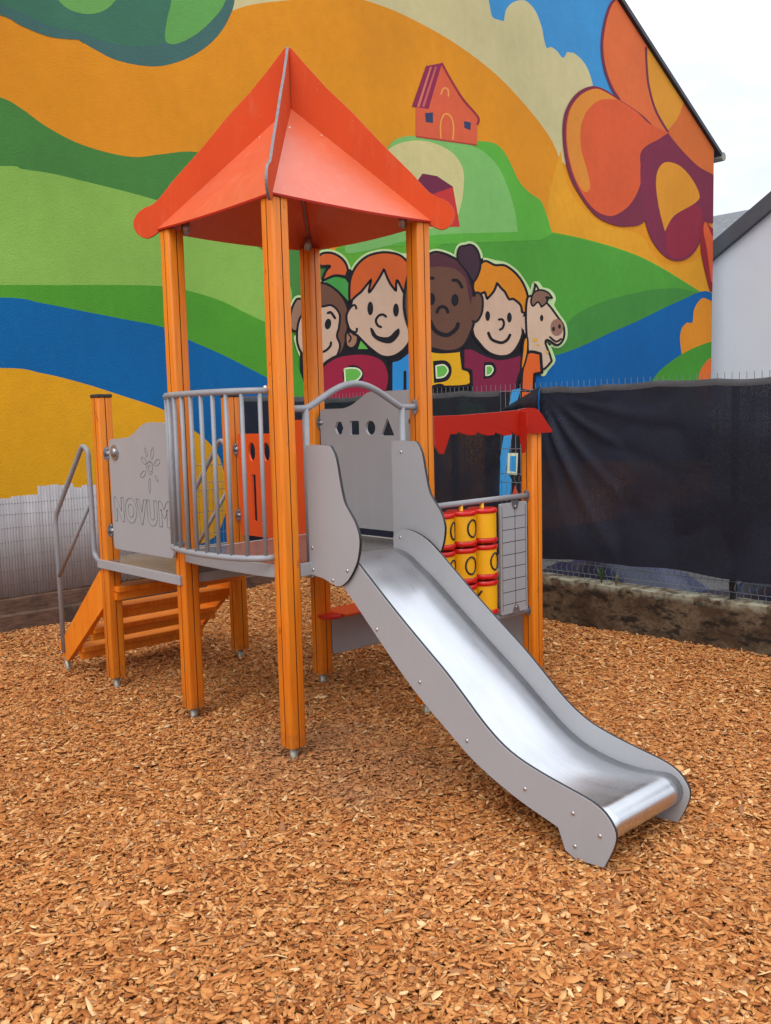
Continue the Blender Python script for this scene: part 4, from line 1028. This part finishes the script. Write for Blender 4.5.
# lower bodies behind the fence
A.poly([(486, 392), (538, 392), (540, 505), (486, 505)], K)
A.poly([(512, 390), (521, 388), (517, 402), (511, 420), (512, 436), (506, 470), (512, 480), (510, 496), (494, 496), (498, 470), (503, 440), (508, 410)], (58, 152, 208))
A.poly([(508, 453), (518, 453), (517, 475), (507, 474)], HL); A.poly([(510, 456), (516.5, 456), (515.5, 472), (509.5, 471)], (52, 146, 204))
A.poly([(515, 485), (518.5, 494), (512.5, 494)], (214, 66, 46))
A.poly([(522, 392), (536, 392), (536, 425), (522, 425)], (226, 98, 34))
A.done()

# ================================================================== NEIGHBOUR HOUSES
HX = 13.62
white = empty('white_house', (HX, 1, 0)); white.location = (0, 0, 0)
tag(white, 'plain white rendered gable house with dark grey roof edge behind the mural wall', 'house')
ang = (5.259 + 0.02 - 4.60) / (4.905 - 3.85)
yr = 0.6; zr = 4.30 + (4.915 - yr) * ang
wg = [(-yr - (zr - 3.6) / ang, -0.1), (-yr + (zr - 3.6) / ang, -0.1), (-yr + (zr - 3.6) / ang, 3.6), (-yr, zr), (-yr - (zr - 3.6) / ang, 3.6)]
bm = bmesh.new(); board_bm(bm, wg, (HX + 7, 0, 0), (0, -1, 0), (0, 0, 1), 7.0, mi_edge=0)
finish('gable_wall', bm, mat('white_render', (0.62, 0.645, 0.70), 0.85, var=0.05, vscale=0.8, bump=0.1, bscale=50), white)
bm = bmesh.new(); x0r = HX + 7.2
for s in (1, -1):
    xe = -yr + s * ((zr - 3.6) / ang + 0.3); ze = 3.6 - 0.3 * ang
    pr_ = [(xe, ze), (-yr, zr), (-yr, zr + 0.31), (xe, ze + 0.31)]
    if s < 0: pr_ = pr_[::-1]
    board_bm(bm, pr_, (x0r, 0, 0), (0, -1, 0), (0, 0, 1), 7.32, mi_edge=0)
finish('roof', bm, mat('slate_grey_roof', (0.075, 0.08, 0.095), 0.55, var=0.15, vscale=3), white)
far = empty('slate_roof_house', (25, 8, 0)); far.location = (0, 0, 0)
tag(far, 'grey slate roofed house only just showing between mural wall and white gable', 'house')
bm = bmesh.new(); box(bm, (21.6, 4.0, -0.1), (29.4, 22, 5.2)); finish('wall', bm, mat('pale_render', (0.5, 0.5, 0.5), 0.85), far)
bm = bmesh.new(); board_bm(bm, [(21.3, 5.0), (25.5, 7.42), (29.7, 5.0), (29.7, 5.2), (25.5, 7.62), (21.3, 5.2)][::1], (0, 22.2, 0), (1, 0, 0), (0, 0, 1), 18.4, mi_edge=0)
finish('roof', bm, mat('grey_slate_tiles', (0.13, 0.135, 0.145), 0.6, var=0.25, vscale=6), far)

# ================================================================== BOUNDARY: low walls, wire fences, screens
def concrete_mat():
    m, t, bs, co = base_mat('stained_concrete')
    a = t.noise(co, 3.2, 8, 0.65); b = t.noise(t.mapping(co, (1, 1, 2.5)), 6.0, 6, 0.7); c3 = t.noise(co, 40, 4)
    c = t.ramp(c3, [(0.3, (0.085, 0.055, 0.032, 1)), (0.7, (0.15, 0.105, 0.065, 1))])
    c = t.mix(t.ramp(a, [(0.46, (0, 0, 0, 1)), (0.56, (0.85, 0.85, 0.85, 1))]), c, (0.05, 0.028, 0.016, 1))
    c = t.mix(t.ramp(b, [(0.50, (0, 0, 0, 1)), (0.60, (0.92, 0.92, 0.92, 1))]), c, (0.016, 0.012, 0.009, 1))
    # lichen along the coping
    g = t.add('ShaderNodeSeparateXYZ'); t.link(co, g.inputs[0])
    top = t.ramp(g.outputs['Z'], [(0.27, (0, 0, 0, 1)), (0.31, (1, 1, 1, 1))])
    li = t.ramp(t.noise(co, 14, 5), [(0.4, (0, 0, 0, 1)), (0.6, (0.9, 0.9, 0.9, 1))])
    mu = t.mix(1.0, top, li, 'MULTIPLY')
    c = t.mix(mu, c, (0.27, 0.26, 0.19, 1))
    t.link(c, bs.inputs['Base Color']); bs.inputs['Roughness'].default_value = 0.9; bs.inputs['Specular IOR Level'].default_value = 0.2
    t.bump(c3, 0.5, 0.01, bs)
    return m
M['concrete'] = concrete_mat()
def brown_wall_mat():
    m, t, bs, co = base_mat('weathered_brown_kerb')
    a = t.noise(co, 4, 7, 0.65); c3 = t.noise(t.mapping(co, (1, 1, 6)), 10, 5)
    c = t.ramp(c3, [(0.3, (0.075, 0.036, 0.022, 1)), (0.7, (0.16, 0.085, 0.055, 1))])
    c = t.mix(t.ramp(a, [(0.5, (0, 0, 0, 1)), (0.62, (0.8, 0.8, 0.8, 1))]), c, (0.035, 0.024, 0.016, 1))
    t.link(c, bs.inputs['Base Color']); bs.inputs['Roughness'].default_value = 0.9; t.bump(c3, 0.4, 0.01, bs)
    return m
FX = 3.17; FY = 3.80
def rough_wall(name, axis, a, b, c0, c1, h, m, seg=0.08):
    """low cast wall with an uneven face"""
    bm = bmesh.new(); n = int((b - a) / seg); nz = 6
    prof = [(c0, -0.12 + (h + 0.12) * k / nz) for k in range(nz + 1)] + [(c0 + 0.03, h + 0.006), (c0 + 0.12, h + 0.004), (c1, h)] + [(c1, -0.12)]
    rows = []
    for i in range(n + 1):
        s = a + (b - a) * i / n
        row = []
        for j, (c, z) in enumerate(prof):
            e = 0.008 * math.sin(s * 9.1 + z * 11) + random.uniform(-.004, .004)
            cc = c + (e if j <= nz else 0); zz = z + (random.uniform(-.003, .004) if j >= nz else 0)
            row.append(bm.verts.new((cc, s, zz) if axis == 'y' else (s, cc, zz)))
        rows.append(row)
    for A_, B_ in zip(rows, rows[1:]):
        for j in range(len(prof) - 1): bm.faces.new((A_[j], A_[j+1], B_[j+1], B_[j]))
    bm.faces.new(rows[0]); bm.faces.new(rows[-1])
    return finish(name, bm, m, None, smooth=50)
tag(rough_wall('low_wall', 'y', -3.2, 3.72, FX - 0.03, FX + 0.17, 0.325, M['concrete']), 'low mossy stained concrete wall under the black screened fence', 'wall')
kerb = rough_wall('retaining_kerb', 'x', -5.5, FX - 0.04, FY - 0.10, FY + 0.15, 0.13, brown_wall_mat())
tag(kerb, 'brown weathered lower kerb board at the edge of the chips under the reed screen', 'kerb')
bw = rough_wall('brown_wall', 'x', -5.5, FX - 0.04, FY - 0.03, FY + 0.22, 0.245, brown_wall_mat())
tag(bw, 'dark brown low wall behind the kerb carrying the reed screen', 'wall')

M['wire'] = mat('dark_green_wire', (0.02, 0.024, 0.022), 0.5, metal=0.3)
M['wirelit'] = mat('sky_lit_wire', (0.19, 0.21, 0.235), 0.5, metal=0.3)  # fence wire with the sky light on it put into a paler grey
def panel_fence(name, axis, a, b, c, label, z0=0.34, z1=1.80):
    root = empty(name, (0, 0, 0)); tag(root, label, 'fence')
    s0 = a
    while s0 < b - 0.01:
        s1 = min(s0 + 2.5, b)
        bm = bmesh.new()
        def P_(s, d, z): return (c + d, s, z) if axis == 'y' else (s, c + d, z)
        def bar(p, q, r): tube(bm, [p, q], r, 4, cap=False)
        prof = [(0, z0), (0, z0 + 0.05), (-0.028, z0 + 0.085), (0, z0 + 0.12), (0, z0 + 0.72), (-0.028, z0 + 0.755), (0, z0 + 0.79), (0, z1 + 0.035)]
        k = int((s1 - s0) / 0.05)
        for i in range(k + 1):
            s = s0 + 0.01 + i * 0.05
            if s > s1: break
            tube(bm, [P_(s, d, z) for d, z in prof], 0.0024, 4, cap=False)
        for z in [q for q in (z0 + 0.05, z0 + 0.12, z0 + 0.32, z0 + 0.52, z0 + 0.72, z0 + 0.79, z0 + 0.99, z0 + 1.19) if q < z1 - 0.05] + [z1 - 0.02]:
            bar(P_(s0, 0.004, z), P_(s1, 0.004, z), 0.0028)
        finish('wire_panel', bm, M['wirelit'], root)
        s0 = s1
    s = a
    while s < b + 0.01:
        bm = bmesh.new(); x, y, _ = P_(s, 0.035, 0)
        box(bm, (x - 0.02, y - 0.02, 0.0), (x + 0.02, y + 0.02, z1 - 0.03)); finish('fence_post', bm, M['wire'], root); s += 2.5
    return root
panel_fence('wire_fence', 'y', -3.1, 3.78, FX + 0.05, 'welded wire mesh fence on the concrete wall, mostly hidden by black screens', 0.33)
panel_fence('wire_fence', 'x', 1.56, 2.30, FY + 0.06, 'low welded wire mesh fence between the grey slat screen and the short black screen', 0.25, 1.22)
panel_fence('wire_fence', 'x', 2.34, FX + 0.05, FY + 0.06, 'short taller stretch of wire mesh fence at the corner behind the orange face panel', 0.25, 1.80)

# --- black shade-net screens
def net_mat():
    m, t, bs, co = base_mat('black_shade_net')
    a = t.noise(co, 1.1, 4); wv = t.noise(t.mapping(co, (1, 30, 90)), 3, 3)
    c = t.ramp(a, [(0.35, (0.006, 0.008, 0.014, 1)), (0.7, (0.015, 0.018, 0.032, 1))])
    c = t.mix(t.ramp(wv, [(0.55, (0, 0, 0, 1)), (0.7, (0.5, 0.5, 0.5, 1))]), c, (0.034, 0.042, 0.066, 1))
    t.link(c, bs.inputs['Base Color']); bs.inputs['Roughness'].default_value = 0.6; bs.inputs['Specular IOR Level'].default_value = 0.22
    t.bump(wv, 0.3, 0.004, bs)
    # woven net lets a little of what is behind through
    tr = t.add('ShaderNodeBsdfTransparent'); mx = t.add('ShaderNodeMixShader')
    fine = t.noise(co, 170, 1); thin = t.noise(co, 1.7, 5)
    t.link(t.mix(1.0, t.ramp(fine, [(0.45, (0.0,) * 3), (0.72, (0.22,) * 3)]), t.ramp(thin, [(0.40, (0.10,) * 3), (0.68, (0.75,) * 3)]), 'MULTIPLY'), mx.inputs[0])
    t.link(bs.outputs[0], mx.inputs[1]); t.link(tr.outputs[0], mx.inputs[2]); t.link(mx.outputs[0], t.n['Material Output'].inputs['Surface'])
    return m
M['net'] = net_mat()
M['hem'] = mat('grey_screen_hem', (0.05, 0.051, 0.057), 0.6, var=0.2, vscale=15)
def screen(name, axis, a, b, c, z0, z1, label, corner=None, seed=0, group=None):
    bm = bmesh.new(); n = int(abs(b - a) / 0.025); m_ = 60; R = random.Random(seed)
    ph = [R.uniform(0, 6.28) for _ in range(8)]
    rows = []
    for i in range(n + 1):
        s = a + (b - a) * i / n; row = []
        for j in range(m_ + 1):
            t = j / m_
            zb = z0 + 0.012 * math.sin(s * 3.1 + ph[0]) + 0.008 * math.sin(s * 8 + ph[1]); zt = z1 + 0.006 * math.sin(s * 5 + ph[2]) - 0.010 * abs(math.sin(s * PI / 0.42 + ph[3]))
            z = zt + (zb - zt) * t
            w_ = 0.006 * math.sin(s * 1.9 + z * 7.0 + ph[7]) * math.sin(s * 6.1 - z * 3.7 + ph[1]) + 0.003 * math.sin(s * 17 + z * 13 + ph[2]) + 0.012 * math.sin(s * 4.3 + ph[4] + 1.4 * t) * (0.3 + t) + 0.007 * math.sin(s * 11 + ph[5] - 3 * t) * t + 0.006 * math.sin(z * 9 + s * 2 + ph[6])
            if corner is not None:          # folds hanging from the tied corner
                ds = abs(s - corner) + 0.02; dz = (zt - z) + 0.02; r = math.hypot(ds, dz); th = math.atan2(ds, dz)
                for th0, wd_, am in ((0.36, 0.050, 0.050), (0.62, 0.05, 0.030), (0.92, 0.05, 0.022), (1.2, 0.05, 0.016), (0.14, 0.05, 0.02)):
                    fade = min(1, r * 3) * math.exp(-max(0, r - 0.55) * 1.9)
                    w_ += am * fade * math.exp(-((th - th0 - 0.10 * r) / wd_) ** 2)
            d = -0.018 - abs(w_) if j else -0.012
            row.append(bm.verts.new((c + d, s, z) if axis == 'y' else (s, c + d, z)))
        rows.append(row)
    for A_, B_ in zip(rows, rows[1:]):
        for j in range(m_):
            f = bm.faces.new((A_[j], A_[j+1], B_[j+1], B_[j])); f.smooth = True; f.material_index = 1 if j < 2 else 0
    o = finish(name, bm, [M['net'], M['hem']], None)
    tag(o, label, 'screen', group)
    return o
screen('shade_screen', 'y', -3.0, 0.93, FX + 0.02, 0.485, 1.80, 'wide black netting screen with diagonal folds hanging on the fence right of the shop', corner=0.93, seed=3)
screen('shade_screen', 'y', 1.33, 3.70, FX + 0.02, 0.45, 1.795, 'black netting screen on the fence behind the slide, seen beneath the awning', seed=5)
screen('shade_screen', 'x', 2.36, 3.15, FY + 0.03, 0.36, 1.83, 'short black netting screen behind the orange face panel near the fence corner', seed=8)
# loose flap at the parted edge
bm = bmesh.new(); g = []
for i in range(9):
    t = i / 8; row = []
    for j in range(6):
        s = j / 5
        p = Vector((FX - 0.01 - 0.05 * math.sin(PI * s) - 0.03 * t, 0.915 + 0.33 * t * (1 - 0.1 * s), 1.805 - 0.155 * t - s * (0.22 - 0.19 * t)))
        row.append(bm.verts.new(p))
    g.append(row)
for A_, B_ in zip(g, g[1:]):
    for j in range(5): bm.faces.new((A_[j], A_[j+1], B_[j+1], B_[j])).smooth = True
tag(finish('net_flap', bm, M['net']), 'folded over loose flap of black netting above the awning corner', 'netting')

# --- reed / slat screen at the left
def reed_mat():
    m, t, bs, co = base_mat('weathered_grey_slats')
    a = t.noise(t.mapping(co, (14, 14, 0.6)), 3, 5); b = t.noise(co, 1.3, 4)
    c = t.ramp(a, [(0.3, (0.29, 0.272, 0.278, 1)), (0.7, (0.39, 0.37, 0.375, 1))])
    c = t.mix(t.ramp(b, [(0.4, (0, 0, 0, 1)), (0.7, (0.3, 0.3, 0.3, 1))]), c, (0.17, 0.15, 0.14, 1))
    t.link(c, bs.inputs['Base Color']); bs.inputs['Roughness'].default_value = 0.8
    return m
bm = bmesh.new(); s = -5.2; k = 0; R = random.Random(4)
def reed_off(s): return -0.045 + 0.05 * math.sin(s * 2.4 + 0.5) * math.exp(-((s - 0.7) / 1.2) ** 2) + 0.012 * math.sin(s * 7)
tops = []
hh = 1.08
while s < 1.50:
    wdt = 0.024
    if k % 9 == 0 or R.random() < 0.06: hh = 1.045 + 0.065 * (1 if s > 0.3 else 0.25) * 0.9 + R.uniform(-0.018, 0.018)
    zt = hh + R.uniform(-0.004, 0.004)
    zb = 0.262 + R.uniform(-0.006, 0.008)
    y = FY + 0.02 + reed_off(s); y2 = FY + 0.02 + reed_off(s + wdt)
    rt = [(-0.5, 0), (-0.25, -0.0035), (0, -0.005), (0.25, -0.0035), (0.5, 0)]
    cols = []
    for q, dd in rt:
        x = s + wdt * (q + 0.5) * 0.94; yy = y + (y2 - y) * (q + 0.5) + dd
        cols.append((bm.verts.new((x, yy, zb)), bm.verts.new((x, yy, zt))))
    for A_, B_ in zip(cols, cols[1:]):
        f = bm.faces.new((A_[0], B_[0], B_[1], A_[1])); f.smooth = True
    s += wdt; k += 1
reed = finish('reed_screen', bm, reed_mat()); so_ = reed.modifiers.new('thick', 'SOLIDIFY'); so_.thickness = 0.005
tag(reed, 'weathered grey slat screen with wire ties standing behind the stairs', 'screen')
bm = bmesh.new()
for z in (0.36, 0.47, 0.58, 0.69, 0.80, 0.91, 1.00):
    tube(bm, [(s_, FY + 0.02 + reed_off(s_) - 0.007, z + 0.006 * math.sin(s_ * 5 + z * 9)) for s_ in np.arange(-5.2, 1.5, 0.06)], 0.0022, 4, cap=False)
finish('binding_wire', bm, mat('rusty_binding_wire', (0.09, 0.085, 0.085), 0.6), reed)

# --- small weeds on the concrete wall
def weed(x, y, z, n, h, label, seed, leaf=(0.035, 0.075, 0.02)):
    R = random.Random(seed); root = empty('weed', (x, y, z)); tag(root, label, 'weed')
    bm = bmesh.new(); 
    for i in range(n):
        a = R.uniform(0, 2*PI); L = h * R.uniform(0.5, 1); w_ = 0.006; lean = R.uniform(0.15, 0.7)
        pts = [Vector((math.cos(a)*lean*L*t*t, math.sin(a)*lean*L*t*t, L*t)) for t in (0, .35, .7, 1)]
        sd_ = Vector((-math.sin(a), math.cos(a), 0)) * w_
        pr_ = None
        for q, kk in zip(pts, (0.6, 1, 0.8, 0.05)):
            cur = (bm.verts.new(q - sd_*kk), bm.verts.new(q + sd_*kk))
            if pr_: bm.faces.new((pr_[0], pr_[1], cur[1], cur[0]))
            pr_ = cur
    finish('leaf_tuft', bm, mat('weed_green', (*leaf,), 0.6, var=0.3), root)
weed(FX + 0.02, 0.39, 0.325, 16, 0.15, 'small green weed tuft growing on top of the concrete wall', 1)
weed(FX + 0.0, 0.25, 0.325, 6, 0.10, 'sparse dry weed stalks on the concrete wall right of the green tuft', 2, (0.12, 0.12, 0.05))

# --- blue tarpaulin lying beyond the fence at the right
bm = bmesh.new(); g = []
for i in range(30):
    row = []
    for j in range(12):
        x = FX + 0.28 + 0.09 * j; y = -2.8 + 0.15 * i
        hgt = 0.58 * math.sin(PI * min(1, max(0, (j + 0.5) / 12))) ** 0.6 * (0.75 + 0.25 * math.sin(i * 0.6)) + 0.05 * math.sin(i * 1.3 + j) + 0.03 * math.sin(j * 2.1 - i * 0.7)
        row.append(bm.verts.new((x, y, -0.1 + max(0.01, hgt))))
    g.append(row)
for A_, B_ in zip(g, g[1:]):
    for j in range(11): bm.faces.new((A_[j], A_[j+1], B_[j+1], B_[j])).smooth = True
tp = finish('tarpaulin', bm, mat('blue_tarpaulin', (0.006, 0.012, 0.055), 0.4, var=0.2, vscale=4)); so2 = tp.modifiers.new('thick', 'SOLIDIFY'); so2.thickness = 0.004
tag(tp, 'crumpled dark blue tarpaulin lying behind the fence, seen under the wide black screen', 'tarpaulin')
